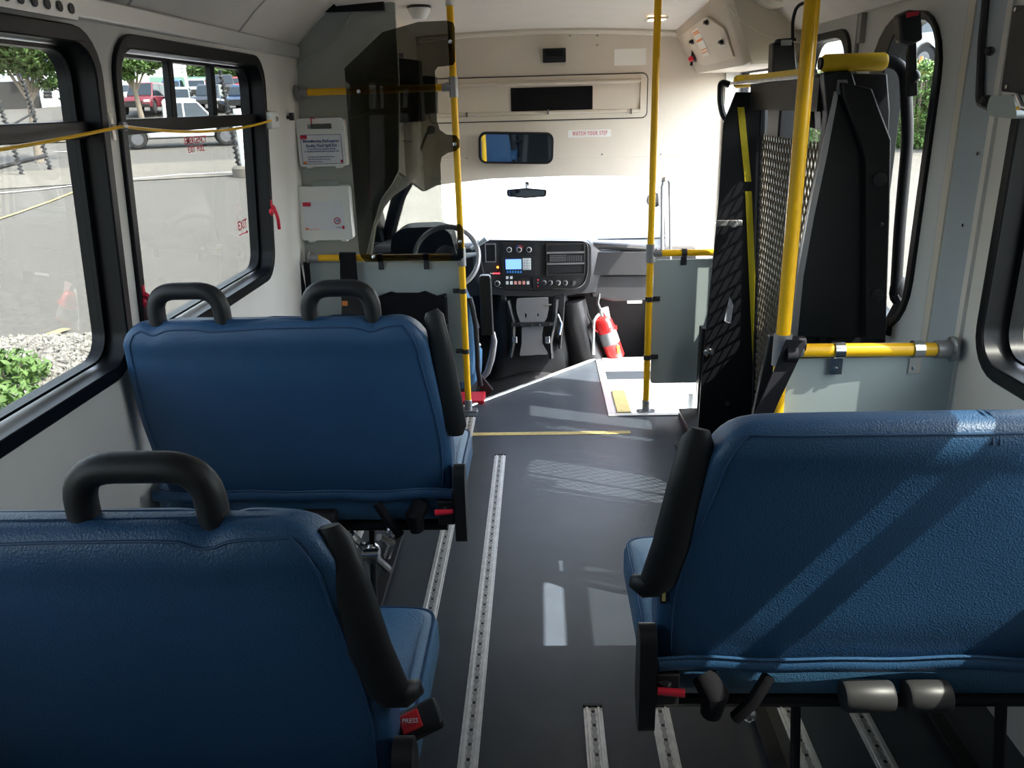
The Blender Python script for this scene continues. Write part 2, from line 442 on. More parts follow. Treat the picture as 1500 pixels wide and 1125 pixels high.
track(.304, BACK+.1, 1.78, 'short aluminium seat track under the black side plate of the right seat')
track(.643, BACK+.1, 1.78, 'short aluminium seat track just left of the two grey cylinders')
track(.827, BACK+.1, 1.76, 'short aluminium seat track in deep shade under the right seat cylinders')
# a piece of the same track on the wall over window 1
t = thing('wall_track', 'short piece of slotted aluminium track fixed above the left rear window', 'track', (-1.11,2.1,1.80))
b = B(); b.plate([(.2,1.765),(2.10,1.765),(2.10,1.812),(.2,1.812)], [], onL(-.036), 0, .012); obj('rail', b, M['alutrim'], t, bevel=.002)
b = B(); y = 2.07
while y > 1.2:
    p = onL(-.036)(y, 1.789, -.001); b.lathe([(.012,0),(.012,.002)], p, (1,0,0), n=10); y -= .05
obj('slot', b, M['darksteel'], t, kind='stuff')

# yellow pull cord along the left windows
pts = []
def cordseg(Y0, z0, Y1, z1, sag, n=14):
    return [onL()(Y0+(Y1-Y0)*i/n, z0+(z1-z0)*i/n-sag*4*(i/n)*(1-i/n), -.03) for i in range(n+1)]
path = cordseg(1.0,1.47,2.268,1.518,.012)+cordseg(2.268,1.518,3.62,1.512,.030)[1:]
t = thing('pull_cord', 'yellow stop-request cord strung along the left windows', 'cord', path[14])
b = B(); b.tube(path, .0045, 8); obj('cord', b, M['yellow'], t)
for p in (path[14], path[-1]):
    b = B(); b.tube([p+V((-.028,0,0)),p+V((0,0,.0)),], .006, 8); b.lathe([(.012,-.01),(.012,.01)], p, (0,1,0), 10); b.box(p+V((-.032,-.008,-.035)), p+V((-.026,.008,.035))); obj('clip', b, M['chrome'], t)
b = B(); p = PY(418,172,3.9); b.box(p+V((-.06,-.01,-.008)), p+V((.03,.01,.008))); b.box(p+V((.02,-.012,-.014)), p+V((.04,.012,.02))); o = obj('cord_switch', b, M['black'], bevel=.003); tag(o, 'small black cord-pull switch in the corner beside the upper kit', 'switch')
b = B(); p = PX(397,176,-1.14); b.box(p+V((-.02,-.05,-.035)), p+V((.02,.05,.035))); o = obj('cord_housing', b, M['casewhite'], bevel=.008); tag(o, 'small pale housing at the front end of the yellow cord', 'housing')

# ================================================================== FRONT LEFT: partition behind the driver
YP = 4.10
def P2(px, py, Y): p = PY(px, py, Y); return (p.x, p.z)
o2 = [(-1.24,-.04),(-.905,-.04), P2(537,372,YP), P2(545,335,YP), P2(558,292,YP), P2(575,268,YP), P2(584,250,YP), P2(584,120,YP), (P2(578,0,YP)[0],2.04), (-.93,2.04), (-1.17,1.80), (-1.24,1.80)]
b = B(); b.plate(o2, [], onY(YP), 0, .03); struct('wall_partition', b, M['partition'], label='grey-green partition wall behind the driver')
b = B(); e = [PY(x,y,YP-.004) for x, y in ((421,140),(424,112),(440,92),(470,72),(500,50),(512,24),(525,12),(560,4),(574,3))]
b.tube(e, .006, 6); b.tube([PY(421,140,YP-.004), PY(424,240,YP-.004), PY(428,365,YP-.004)], .005, 6); struct('trim_10', b, M['partition'], label='moulded edge on the partition wall', cat='trim')
b = B(); b.plate([(-.70,1.97),(-.98,1.97),(-.98,2.03),(-.70,2.03)], [], onY(YP), -.03, -.002); struct('trim_11', b, M['gasket'], label='dark strip at the top of the partition', cat='trim')
# modesty panel under the rail
b = B(); b.plate(roundpoly([(-1.17,.155),(-.402,.155),(-.402,.808),(-1.17,.808)], .02), [], onY(4.055), 0, .008); o = obj('modesty_panel', b, M['panel']); tag(o, 'grey panel under the yellow rail behind the driver, with a black bag on it', 'panel')

def pole(name, x, Y, z0, z1, label, r=.0165, group='yellow grab poles'):
    t = thing(name, label, 'pole', (x,Y,z0), group)
    b = B(); b.cyl((x,Y,z0+.01),(x,Y,z1),r,20); obj('tube', b, M['yellow'], t)
    b = B(); b.lathe([(r+.0035,0),(r+.0035,.055),(r+.001,.058)], (x,Y,z0+.008), n=20)
    b.plate(rrect(x-.05,Y-.024,x+.05,Y+.024,.02), [], onZ(z0), 0, .008)
    b.lathe([(.006,0),(.006,.006)], (x-.038,Y,z0+.008), n=8); b.lathe([(.006,0),(.006,.006)], (x+.038,Y,z0+.008), n=8)
    obj('floor_flange', b, M['steel'], t, smooth=True)
    b = B(); b.lathe([(.045,0),(.045,.006),(r+.004,.01),(r+.004,.045)], (x,Y,z1), axis=(0,0,-1), n=20); obj('ceiling_flange', b, M['chrome'], t)
    return t
pl = pole('grab_pole', -.391, 4.03, 0, cz(-.39,4.03)-.002, 'yellow floor-to-ceiling pole carrying the smoked driver shield')
pm = pole('grab_pole', .545, 3.985, 0, cz(.545,3.985)-.002, 'yellow floor-to-ceiling pole at the entrance stairwell')
pr = pole('grab_pole', .668, 2.17, 0, 2.025, 'thick yellow pole at the wheelchair lift, nearest the camera', r=.019)
def tee(par, p, d, rr=.0195, lab=None):
    p = V(p); d = V(d); b = B(); b.cyl(p-V((0,0,.045)), p+V((0,0,.045)), rr+.002, 18); b.tube([p, p+d*.055], [rr, rr*.98], 16); b.ball(p+d*.03+V((0,0,.012)), .012); obj('tee_fitting', b, M['steel'], par)
def rail(name, p0, p1, label, r=.0165, flange0=None, flange1=None, m='yellow'):
    p0 = V(p0); p1 = V(p1); t = thing(name, label, 'rail', p0, 'yellow cross rails')
    b = B(); b.cyl(p0, p1, r, 18); obj('tube', b, M[m], t)
    for p, q in ((p0, flange0), (p1, flange1)):
        if q:
            d = (p1-p0).normalized() if p is p0 else (p0-p1).normalized()
            b = B(); b.lathe([(.036,0),(.036,.006),(r+.006,.010),(r+.006,.05),(r,.052)], p, d, 18)
            for k in range(3): b.lathe([(.005,0),(.005,.011)], p+V((0,.028*math.cos(k*2.1+1.2),.028*math.sin(k*2.1+1.2))), d, 8)
            obj('wall_flange', b, M['steel'], t)
    return t
ru = rail('grab_rail', (-1.135,4.03,1.622), (-.405,4.03,1.628), 'upper yellow rail from the partition to the driver pole, crossing behind the smoked shield', flange0=True)
tee(pl, (-.391,4.03,1.628), (-1,0,0))
rl = rail('grab_rail', (-1.165,4.03,.838), (-.405,4.03,.828), 'lower yellow rail behind the driver, above the grey panel', flange0=True)
tee(pl, (-.391,4.03,.828), (-1,0,0))
rm = rail('grab_rail', (.56,3.985,.835), (1.165,3.985,.83), 'yellow rail from the entrance pole to the lift', flange1=True)
tee(pm, (.545,3.985,.835), (1,0,0))
rr_ = rail('grab_rail', (.685,2.17,.882), (1.145,2.19,.872), 'thick yellow rail in front of the right seat, over a grey-green panel', r=.019, flange1=True)
tee(pr, (.668,2.17,.885), (1,0,0), .023)
def pclip(par, c, horiz=True, m='steel', s=1.0):
    c = V(c); b = B()
    if horiz:
        b.cyl(c-V((.012*s,0,0)), c+V((.012*s,0,0)), .0215*s, 16); b.box(c+V((-.014*s,.0,-.062*s)), c+V((.014*s,.006,-.015*s))); b.lathe([(.006,0),(.006,.006)], c+V((0,-.0,-.05*s)), (0,-1,0), 8)
    else:
        b.cyl(c-V((0,0,.012)), c+V((0,0,.012)), .0195, 16); b.box(c+V((-.052,.0,-.012)) if horiz is None else c+V((0,0,-.012)), c+V((.0,.006,.012)) if horiz is None else c+V((.055,.006,.012))); b.lathe([(.006,0),(.006,.006)], c+V((-.045 if horiz is None else .045,0,0)), (0,-1,0), 8)
    obj('pipe_clip', b, M[m], par)
pclip(pl, (-.391,4.03,.655), None, 'darksteel'); pclip(pl, (-.391,4.03,.335), None, 'darksteel')
pclip(pm, (.545,3.985,.605), False, 'darksteel'); pclip(pm, (.545,3.985,.30), False, 'darksteel')
pclip(rl, (-.80,4.03,.833), m='darksteel'); pclip(rl, (-.57,4.03,.83), m='darksteel'); pclip(rm, (.71,3.985,.834), m='darksteel')
pclip(rr_, (.825,2.176,.879), s=1.15, m='chrome'); pclip(rr_, (1.045,2.186,.875), s=1.15, m='chrome')
# right modesty panels
b = B(); b.plate(roundpoly([(.565,.155),(.885,.155),(.885,.800),(.565,.800)], .02), [], onY(3.99), 0, .008); o = obj('modesty_panel', b, M['panel']); tag(o, 'grey panel hung beside the entrance pole, above the stairwell', 'panel')
b = B(); b.plate(roundpoly([(.685,.04),(1.155,.04),(1.155,.850),(.685,.850)], .015), [], onY(2.19), 0, .008); o = obj('modesty_panel', b, M['panel']); tag(o, 'grey-green panel under the yellow rail between the right seat and the lift', 'panel')

# smoked shield
sp = [(504.5,100),(560,47),(613,32),(655,30),(664,33),(666,40),(667,90),(664,95),(652,97),(641,98),(637,104),(640,177),(644,190),(654,197),(668,198),(673,205),(673,216),(668,221),(656,224),(647,230),(645,240),(648.5,318),(651,326),(658,328),(674,328.5),(679,335),(679,377),(674,382),(536,384),(529,377),(526,369),(509,160)]
b = B(); b.plate([P2(x,y,3.985) for x, y in sp], [], onY(3.985), 0, .006); sh = obj('driver_shield', b, smoke, smooth=False); tag(sh, 'dark smoked acrylic shield with cut-outs, bolted to the driver pole and rail', 'shield')
for px, py in ((525.5,134),(659.5,61),(666,211),(547,376),(674,354)):
    b = B(); b.lathe([(.009,0),(.009,.004),(.005,.006)], PY(px,py,3.985), (0,-1,0), 10); obj('bolt', b, M['chrome'], sh)

# kits
def kit(name, label, p0, p1, handle, body):
    a = PY(*p0, 4.03); c = PY(*p1, 4.03); x0, z1 = a.x, a.z; x1, z0 = c.x, c.z
    t = thing(name, label, 'kit', ((x0+x1)/2,4.09,z0))
    b = B(); holes = []
    if handle: holes = [rrect(x0+.055,z1-.05,x1-.06,z1-.025,.006)]
    b.plate(rrect(x0,z0,x1,z1,.016), holes, onY(4.03), 0, .065); obj('case', b, M['casewhite'], t, bevel=.006)
    b = B(); b.box((x0+.03,4.035,z0-.010),(x0+.06,4.09,z0)); obj('latch', b, M['casewhite'], t, bevel=.003); b = B(); b.box((x1-.06,4.035,z0-.010),(x1-.03,4.09,z0)); obj('latch', b, M['casewhite'], t, bevel=.003)
    return t, x0, x1, z0, z1
k1, x0, x1, z0, z1 = kit('spill_kit', 'white plastic spill kit case with a handle slot, upper of the two on the partition', (432,174), (509,243), True, 0)
lx0, lx1, lz0, lz1 = x0+.016, x1-.018, z0+.012, z1-.075
b = B(); b.plate(rrect(lx0,lz0,lx1,lz1,.004), [], onY(4.0285), 0, .002); lb = obj('printed_label', b, M['paper'], k1)
b = B(); b.plate([(lx0,lz0),(lx1,lz0),(lx1,lz1),(lx0,lz1)], [[(lx0+.002,lz0+.002),(lx1-.002,lz0+.002),(lx1-.002,lz1-.002),(lx0+.002,lz1-.002)]], onY(4.0278), 0, .001); obj('label_border', b, M['ink'], lb)
cx = (lx0+lx1)/2
text('label_title', 'Bloodborne Pathogens/', .0195, (cx,4.027,lz1-.030), M['ink'], lb, width=.95); text('label_title', 'Bodily Fluid Spill Kit', .0195, (cx,4.027,lz1-.051), M['ink'], lb, width=.95)
for i, s in enumerate(('for the clean up and disposal of fluids', 'in compliance with bloodborne pathogen rules')): text('label_small_print', s, .009, (cx,4.027,lz1-.066-.011*i), M['ink'], lb)
for i, s in enumerate(('Contains personal protection items', 'Absorbent powder and scoop', 'Disinfectant wipes')): text('label_small_print', s, .009, (lx0+.028,4.027,lz0+.034-.011*i), M['ink'], lb, align='LEFT')
b = B(); b.box((lx0+.001,4.026,lz1-.018),(lx0+.032,4.028,lz1-.002)); b.box((lx1-.012,4.026,lz0+.004),(lx1-.002,4.028,lz0+.018)); obj('label_flash', b, M['redink'], lb)
b = B(); b.box((lx0+.004,4.026,lz0+.002),(lx0+.020,4.028,lz0+.013)); obj('label_flash', b, M['orange'], lb)
b = B(); b.tube([(cx-.035,4.02,z1+.006),(cx-.036,4.02,z1-.03)], .0025, 6); b.tube([(cx-.035,4.02,z1+.004),(cx-.018,4.02,z1-.002)], .0025, 6); obj('seal_tag', b, M['redink'], k1)
k2, x0, x1, z0, z1 = kit('first_aid_kit', 'white plastic case with a faded label, lower of the two on the partition', (434,274), (517,351), False, 0)
b = B(); b.box((x0+.075,4.045,z1),(x1-.05,4.06,z1+.022)); b.lathe([(.006,0),(.006,.004)], (x0+.085,4.045,z1+.012), (0,-1,0), 8); b.lathe([(.006,0),(.006,.004)], (x1-.06,4.045,z1+.012), (0,-1,0), 8); obj('hanger', b, M['panel'], k2)
lx0, lx1, lz0, lz1 = x0+.022, x1-.034, z0+.050, z1-.072
b = B(); b.plate(rrect(lx0,lz0,lx1,lz1,.004), [], onY(4.0285), 0, .002); lb = obj('printed_label', b, M['paper'], k2)
b = B(); b.box((lx0+.001,4.026,lz1-.022),(lx0+.040,4.028,lz1-.003)); b.box((lx1-.013,4.026,lz0+.004),(lx1-.002,4.028,lz0+.020)); b.plate([(lx1-.035+.017*math.cos(k*PI/8),lz0+.045+.017*math.sin(k*PI/8)) for k in range(16)], [[(lx1-.035+.013*math.cos(k*PI/8),lz0+.045+.013*math.sin(k*PI/8)) for k in range(16)]], onY(4.0265), 0, .001); obj('label_flash', b, M['redink'], lb)
text('label_number', '24', .017, (lx1-.035,4.0265,lz0+.045), M['ink'], lb)
b = B(); b.box((lx0+.002,4.0265,lz0+.004),(lx0+.070,4.028,lz0+.006)); b.box((lx0+.002,4.0265,lz0+.004),(lx0+.018,4.028,lz0+.013)); obj('label_flash', b, M['orange'], lb)
b = B(); b.box((lx1-.045,4.0265,lz0+.010),(lx1-.016,4.028,lz0+.012)); obj('label_line', b, M['ink'], lb)

# strap over the rail with buckle, thin straps in the corner, black bag
t = thing('seat_belt', 'wide black seat belt looped over the lower rail behind the driver', 'seat belt', (-.965,4.0,.3))
q = [PY(x,y,3.995) for x, y in ((498,371),(521,371),(523,400),(527,440),(500,440),(498,400))]
b = B(); b.prism(q, (0,.004,0)); b.cyl(PY(498,376,4.03),PY(521,376,4.03),.023,16); obj('webbing', b, M['web'], t)
b = B(); b.prism([PY(x,y,3.98) for x, y in ((500,430),(532,430),(532,462),(500,462))], (0,.02,0)); bk = obj('buckle', b, M['black'], t, bevel=.004)
b = B(); b.prism([PY(x,y,3.976) for x, y in ((501,441),(509,441),(509,448),(501,448))], (0,.003,0)); obj('release_button', b, M['orange'], bk)
t = thing('seat_belt', 'pair of thin black straps hanging from the wall end of the lower rail', 'seat belt', (-1.16,4.0,.4))
b = B(); b.prism([PY(x,y,4.0) for x, y in ((430,373),(437,371),(447,420),(452,480),(443,480),(436,420))], (0,.004,0)); b.prism([PY(x,y,4.0) for x, y in ((444,384),(453,384),(456,420),(458,480),(450,480),(448,420))], (0,.004,0)); b.cyl(PY(431,376,4.03),PY(438,376,4.03),.022,14); obj('webbing', b, M['web'], t)
bag = [(530,440),(556,434),(572,428),(580,430),(612,430),(622,427),(640,434),(654,430),(659,520),(652,523),(646,560),(540,560)]
b = B(); b.plate([P2(x,y,4.02) for x, y in bag], [], onY(4.0), 0, .05); o = obj('storage_bag', b, M['cloth'], bevel=.015); tag(o, 'black cloth pouch snapped to the grey panel behind the driver', 'bag')
b = B()
for px, py in ((653,434),(655.5,476),(660,519)): b.lathe([(.005,0),(.005,.004)], PY(px,py,3.999), (0,-1,0), 8)
obj('snap', b, M['chrome'], o)
# red step box at the foot of the driver pole
b = B(); b.box((-.95,4.13,-.09),(-.315,4.28,.022)); o = obj('red_box', b, M['redlam'], bevel=.005); tag(o, 'low red plastic box on the cab floor at the foot of the driver pole', 'box')
# ================================================================== BULKHEAD OVER THE WINDSHIELD
YB = 5.08
def zt(x): return cz(x, YB)+.01
arch = [(-.70,zt(-.70))]+[(-.70+1.86*i/16, zt(-.70+1.86*i/16)) for i in range(1,17)]
low = [(1.16,-.3),(.80,-.3),(.80,.55),(.775,.95),(.715,1.075),(.60,1.112),(.2,1.122),(-.3,1.115),(-.62,1.085),(-.70,1.05)]
b = B(); b.plate(arch+low, [], onY(YB), 0, .03); struct('wall_front', b, M['beige'], label='beige moulded bulkhead above the windshield')
# left return of the bulkhead above the driver
b = B(); b.prism([(-.70,4.12,2.05),(-.70,5.09,2.0),(-.70,5.09,1.05),(-.70,4.12,1.25)], (-.02,0,0)); struct('wall_driver_side', b, M['beige'], label='beige panel above the driver side')
b = B(); b.tube([V((-.68+1.82*i/20,YB-.004,cz(-.68+1.82*i/20,YB)-.012)) for i in range(21)], .018, 8); struct('trim_12', b, M['beige2'], label='beige bead where ceiling and bulkhead meet', cat='trim')
b = B(); b.tube([V((-.68,YB-.001,1.237)),V((1.06,YB-.001,1.225))], .0025, 6); struct('trim_13', b, M['beige2'], label='joint line across the bulkhead', cat='trim')
# destination sign door
a = PY(640,114,YB); c = PY(948,173,YB); hx0, hx1, hz0, hz1 = a.x-.06, c.x, c.z, a.z-.003
t = thing('sign_access_door', 'long beige access door with rounded corners above the interior mirror', 'access door', ((hx0+hx1)/2,YB,hz0))
b = B(); b.plate(rrect(hx0,hz0,hx1,hz1,.035), [rrect(hx0+.006,hz0+.006,hx1-.006,hz1-.006,.03)], onY(YB), -.004, .0); obj('rim', b, M['dashdark'], t)
b = B(); b.plate(rrect(hx0+.006,hz0+.006,hx1-.006,hz1-.006,.03), [], onY(YB), -.008, -.001); dr = obj('panel', b, M['beige'], t, bevel=.003)
b = B(); b.tube([(hx0+.02,YB-.009,hz1-.045),(hx1-.045,YB-.009,hz1-.045),(hx1-.045,YB-.009,hz0+.045),(hx0+.02,YB-.009,hz0+.045)], .015, 10, sq=(1,.8)); obj('raised_rib', b, M['beige'], dr)
for px, py in ((684,168),(803,164),(924,163)):
    p = PY(px,py,YB-.012); b = B(); b.lathe([(.012,0),(.012,.006),(.006,.012)], p+V((0,.006,0)), (0,-1,0), 12); b.box(p+V((-.004,-.022,-.014)), p+V((.004,-.004,.014))); obj('latch_key', b, M['chrome'], t)
def flat(name, p0, p1, Y, th, m, label, cat, r=.004, bevel=0):
    a = PY(*p0, Y-th); c = PY(*p1, Y-th); b = B(); b.plate(rrect(min(a.x,c.x),min(a.z,c.z),max(a.x,c.x),max(a.z,c.z),r), [], onY(Y), -th, 0); o = obj(name, b, m, bevel=bevel); return tag(o, label, cat)
flat('sign_blank', (748,129), (868,160), YB-.009, .004, M['matt'], 'matt black rectangular plate on the beige access door', 'plate')
o = flat('sensor_box', (795,71), (829,91), YB, .035, M['black'], 'small black box sensor high on the bulkhead', 'sensor', .006, .005)
a = PY(799,74,YB-.04); c = PY(825,82,YB-.04); b = B(); b.box((a.x,YB-.038,c.z),(c.x,YB-.033,a.z)); obj('lens', b, M['gasket'], o)
o = flat('notice_plate', (900,72), (946,95), YB, .003, M['casewhite'], 'blank white notice plate high on the right of the bulkhead', 'plate')
o = flat('step_sign', (832,191), (895,200), YB, .002, M['casewhite'], 'narrow white sticker reading watch your step in red', 'sign', .001)
p = PY(864,195.5,YB-.004); text('sign_lettering', 'WATCH YOUR STEP', .034, p, M['redink'], o, width=.52, space=1.35, fat=.004)
b = B()
for px, py in ((835,52),(854,49),(875,52),(875,66),(797,50),(646,211),(684,232),(882,226),(968,226)): b.lathe([(.006,0),(.004,.004)], PY(px,py,YB), (0,-1,0), 8)
o = obj('bulkhead_screws', b, M['steel']); tag(o, 'small screw heads scattered on the beige bulkhead', 'screw', kind='stuff')
# interior mirror
t = thing('passenger_mirror', 'wide rounded black-framed mirror on the bulkhead under the access door', 'mirror', PY(756,216,YB))
a = PY(700,195,YB-.08); c = PY(811,239,YB-.08); cx, czz = (a.x+c.x)/2, (a.z+c.z)/2; w, h = (c.x-a.x)/2, (a.z-c.z)/2
R = Matrix.Rotation(math.radians(2), 3, 'Y') @ Matrix.Rotation(math.radians(5), 3, 'X')
def mm(u, v, ww): return V((cx,YB-.08,czz)) + R @ V((u, ww, v))
b = B(); b.plate(rrect(-w,-h,w,h,.045), [], mm, 0, .025); mo = obj('housing', b, M['black'], t, bevel=.008)
b = B(); b.plate(rrect(-w+.013,-h+.013,w-.013,h-.013,.036), [], mm, -.004, .0); obj('mirror_glass', b, mat('mirror_glass', (.62,.74,.85), .03, metal=1), t)
b = B(); b.cyl((cx,YB-.06,czz),(cx,YB,czz),.018); obj('bracket', b, M['black'], t)
# windshield and rear view mirror
b = B(); q = [V((-.86,YB+.06,1.16)),V((.80,YB+.06,1.16)),V((.90,5.80,.60)),V((-1.0,5.80,.60))]
nrm = V((0,.56,.72)).normalized()*.006; b.prism(q, nrm); struct('window_4', b, wsglass, label='windshield')
t = thing('rear_view_mirror', 'small black rear-view mirror hanging in the windshield', 'mirror', PY(771,270,5.2))
b = B(); mq = [P2(x,y,5.12) for x, y in ((742,278),(770,275.5),(801,278),(800,288),(770,290.5),(743,288))]
b.plate(roundpoly(mq,.012), [], onY(5.12), 0, .03); obj('housing', b, M['black'], t, bevel=.004)
b = B(); b.plate([P2(x,y,5.118) for x, y in ((745,279.5),(770,277.5),(798,279.5),(797,286.5),(770,288.5),(745.5,286.5))], [], onY(5.117), 0, .002); obj('mirror_glass', b, MATS['mirror_glass'], t)
b = B(); p = PY(772,271,5.14); b.cyl(PY(771,277,5.135), V((p.x,5.19,p.z+.01)), .008); b.box((p.x-.012,5.17,p.z-.01),(p.x+.012,5.195,p.z+.015)); obj('stem', b, M['black'], t)
# A pillars, header, driver door area
b = B()
b.tube([PY(603,250,5.05),PY(596,262,5.05),PY(585,285,5.2),PY(573,330,5.5),PY(566,372,5.7)], [.035,.05,.045,.045,.05], 10)
struct('trim_14', b, M['dash'], label='dark left windshield pillar', cat='pillar')
b = B(); b.tube([V((.78,5.12,1.13)),V((.84,5.45,.88)),V((.90,5.80,.60)),V((.92,5.82,.3))], .05, 8); struct('trim_15', b, M['beige2'], label='right windshield pillar', cat='pillar')
# beige pillar trim sweeping down beside the driver door
e = [(598,150),(598,178),(597,205),(600,228),(598,245),(584,262),(567,280),(556,300),(546,330),(540,372)]
b = B(); pts = [PY(x,y,4.45) for x, y in e]; b.tube(pts, [.055,.055,.058,.065,.068,.06,.042,.03,.022,.02], 12, sq=(1,1)); struct('trim_16', b, M['beige2'], label='beige seat belt pillar beside the driver door', cat='pillar')
# driver door: black frame with glass
def X2(px, py, X): p = PX(px, py, X); return (p.y, p.z)
b = B(); b.plate([(4.16,-.4),(5.75,-.4),(5.75,.62),(5.3,1.22),(4.16,1.25)], [[(4.75,.62),(5.48,.62),(5.12,1.14),(4.75,1.14)]], lambda u,v,w: V((-1.06-w,u,v)), 0, .05); door = struct('door_1', b, M['dash'], label='driver door')
b = B(); b.plate([(4.72,.60),(5.52,.60),(5.14,1.17),(4.72,1.17)], [], lambda u,v,w: V((-1.08-w,u,v)), 0, .005); obj('pane', b, tint, door)
# control boxes and microphone above the driver
t = thing('control_box', 'grey electronics box hanging above the driver, seen through the smoked shield', 'box', PY(598,130,4.3))
q = [(578,84),(613,88),(619,178),(584,180)]; b = B(); b.plate([P2(x,y,4.28) for x, y in q], [], onY(4.28), 0, .12); obj('case', b, M['darksteel'], t, bevel=.004)
b = B(); b.box(PY(582,84,4.28)+V((-.0,.02,0)), PY(590,77,4.28)+V((0,.06,0))); obj('knob', b, M['casewhite'], t)
q = [(619,110),(637,112),(638,166),(620,168)]; b = B(); b.plate([P2(x,y,4.7) for x, y in q], [], onY(4.7), 0, .12); o = obj('radio_box', b, M['black'], bevel=.005); tag(o, 'black radio box beside the grey electronics box above the driver', 'box')
t = thing('microphone', 'black hand microphone on a curled cord at the driver pillar', 'microphone', PY(632,190,4.8))
b = B(); b.lathe([(.018,0),(.024,.01),(.024,.03),(.015,.035)], PY(632,190,4.9), (0,-1,0), 14); obj('head', b, M['black'], t)
b = B(); b.tube([PY(x,y,4.86) for x, y in ((630,193),(625,196),(620,208),(616,220),(611,225),(607,226))], .007, 8); obj('cord', b, M['black'], t)
b = B(); b.tube([PY(x,y,4.86) for x, y in ((611,223),(604,228),(601,234))], .005, 6); b.ball(PY(604,231,4.86), .012); obj('clip', b, M['chrome'], t)
b = B(); b.tube([PY(x,y,4.35) for x, y in ((588,185),(588,206),(589,224))], .006, 6); b.tube([PY(x,y,4.35) for x, y in ((588,206),(604,207))], .003, 6); o = obj('wire_hook', b, M['black']); tag(o, 'thin black wire hook on the beige driver pillar', 'hook')

# ceiling items
p = PZ(614,14,1.985)
t = thing('smoke_detector', 'white round detector on the ceiling above the driver shield', 'detector', p); b = B(); b.lathe([(.055,0),(.052,.02),(.038,.045),(.030,.055)], (p.x,p.y,cz(p.x,p.y)), (0,0,-1), 24); obj('body', b, M['casewhite'], t)
b = B(); b.lathe([(.058,0),(.058,.006)], (p.x,p.y,cz(p.x,p.y)), (0,0,-1), 24); obj('base_ring', b, M['black'], t)
p = PZ(962,16,1.99); zc = cz(p.x,p.y)
t = thing('ceiling_light', 'small square ceiling light, lit, beside the entrance pole', 'ceiling light', (p.x,p.y,zc))
b = B(); b.plate(rrect(p.x-.055,p.y-.07,p.x+.055,p.y+.07,.008), [rrect(p.x-.043,p.y-.058,p.x+.043,p.y+.058,.005)], onZ(zc), -.012, .0); obj('frame', b, M['casewhite'], t)
b = B(); b.plate(rrect(p.x-.043,p.y-.058,p.x+.043,p.y+.058,.005), [], onZ(zc), -.008, .0); obj('diffuser', b, mat('lit_diffuser', (.9,.8,.65), .5, emit=(1,.62,.32), estr=3.0), t)

# ================================================================== OVERHEAD BOX ABOVE THE ENTRANCE
t = thing('overhead_compartment', 'beige overhead compartment above the entrance door with a warning label', 'compartment', (1.0,4.0,1.70))
A = [(.80,1.965),(.93,1.685),(1.26,1.685),(1.26,2.06),(.80,2.06)]
b = B(); b.loft([[V((x,Y,z)) for x, z in pr_] for Y, pr_ in ((3.90,[(.86,1.955),(.955,1.70),(1.26,1.70),(1.26,2.06),(.86,2.06)]),(3.93,[(.835,1.962),(.94,1.69),(1.26,1.69),(1.26,2.06),(.835,2.06)]),(3.96,[(.825,1.965),(.935,1.685),(1.26,1.685),(1.26,2.06),(.825,2.06)]),(5.075,[(.80,1.90),(.935,1.685),(1.26,1.685),(1.26,2.0),(.80,2.0)]))])
obj('shell', b, M['beige'], t)
# door on the sloping face
def slope(u, v, w):                          # u = Y, v = 0 bottom .. 1 top
    lo = V((.9345,u,1.69)); hi = V((.8245-.0245*(u-3.96)/1.115,u,1.963-.065*(u-3.96)/1.115)); n_ = V((-.93,0,-.36)); return lo.lerp(hi, v)+n_*w
b = B(); b.plate(roundpoly([(4.06,.12),(4.06,.60),(4.30,.92),(4.95,.90),(4.95,.30),(4.75,.12)], .05), [], slope, .001, .010); dd = obj('door', b, M['beige'], t, bevel=.002)
for Y, v in ((4.14,.42),(4.28,.82),(4.72,.66)):
    p = slope(Y, v, .012); b = B(); b.lathe([(.014,0),(.010,.014)], p, (-.93,0,-.36), 10); b.box(p+V((-.02,-.018,-.008)), p+V((-.010,.018,.006))); obj('latch', b, M['black'], dd)
b = B(); b.plate([(4.50,.30),(4.50,.84),(4.66,.84),(4.66,.30)], [], slope, .010, .012); lb = obj('warning_label', b, M['casewhite'], dd)
b = B()
for v in (.78,.745,.62,.60,.42,.36): b.plate([(4.515,v),(4.515,v+.022),(4.645,v+.022),(4.645,v)], [], slope, .012, .013)
obj('label_print', b, M['orange'], lb)
p = slope(4.86, .34, .012); b = B(); b.lathe([(.024,0),(.020,.01)], p, (-.93,0,-.36), 12); b.tube([p+V((-.012,0,.05)), p+V((-.02,0,-.04))], .008, 8); sw = obj('battery_switch', b, M['black'], t)
b = B(); b.ball(p+V((-.022,0,-.005)), .016); obj('key', b, M['red'], sw)
b = B(); b.box((.955,3.885,1.686),(1.17,3.905,1.70)); b.tube([V((.835,3.89,1.93)),V((.90,3.888,1.86)),V((1.0,3.888,1.80)),V((1.17,3.888,1.765))], .004, 6); obj('moulded_edge', b, M['beige2'], t)
# round duct end above the box
b = B(); b.lathe([(.10,0),(.115,.02),(.115,.4)], (1.03,3.75,2.02), (0,1,0), 24); o = obj('air_duct', b, M['beige2']); tag(o, 'round beige duct end at the ceiling above the lift', 'duct')

# ================================================================== RIGHT SIDE: entrance door, lift doors, pillars
def onRX(X): return lambda u, v, w: V((X+w, u, v))
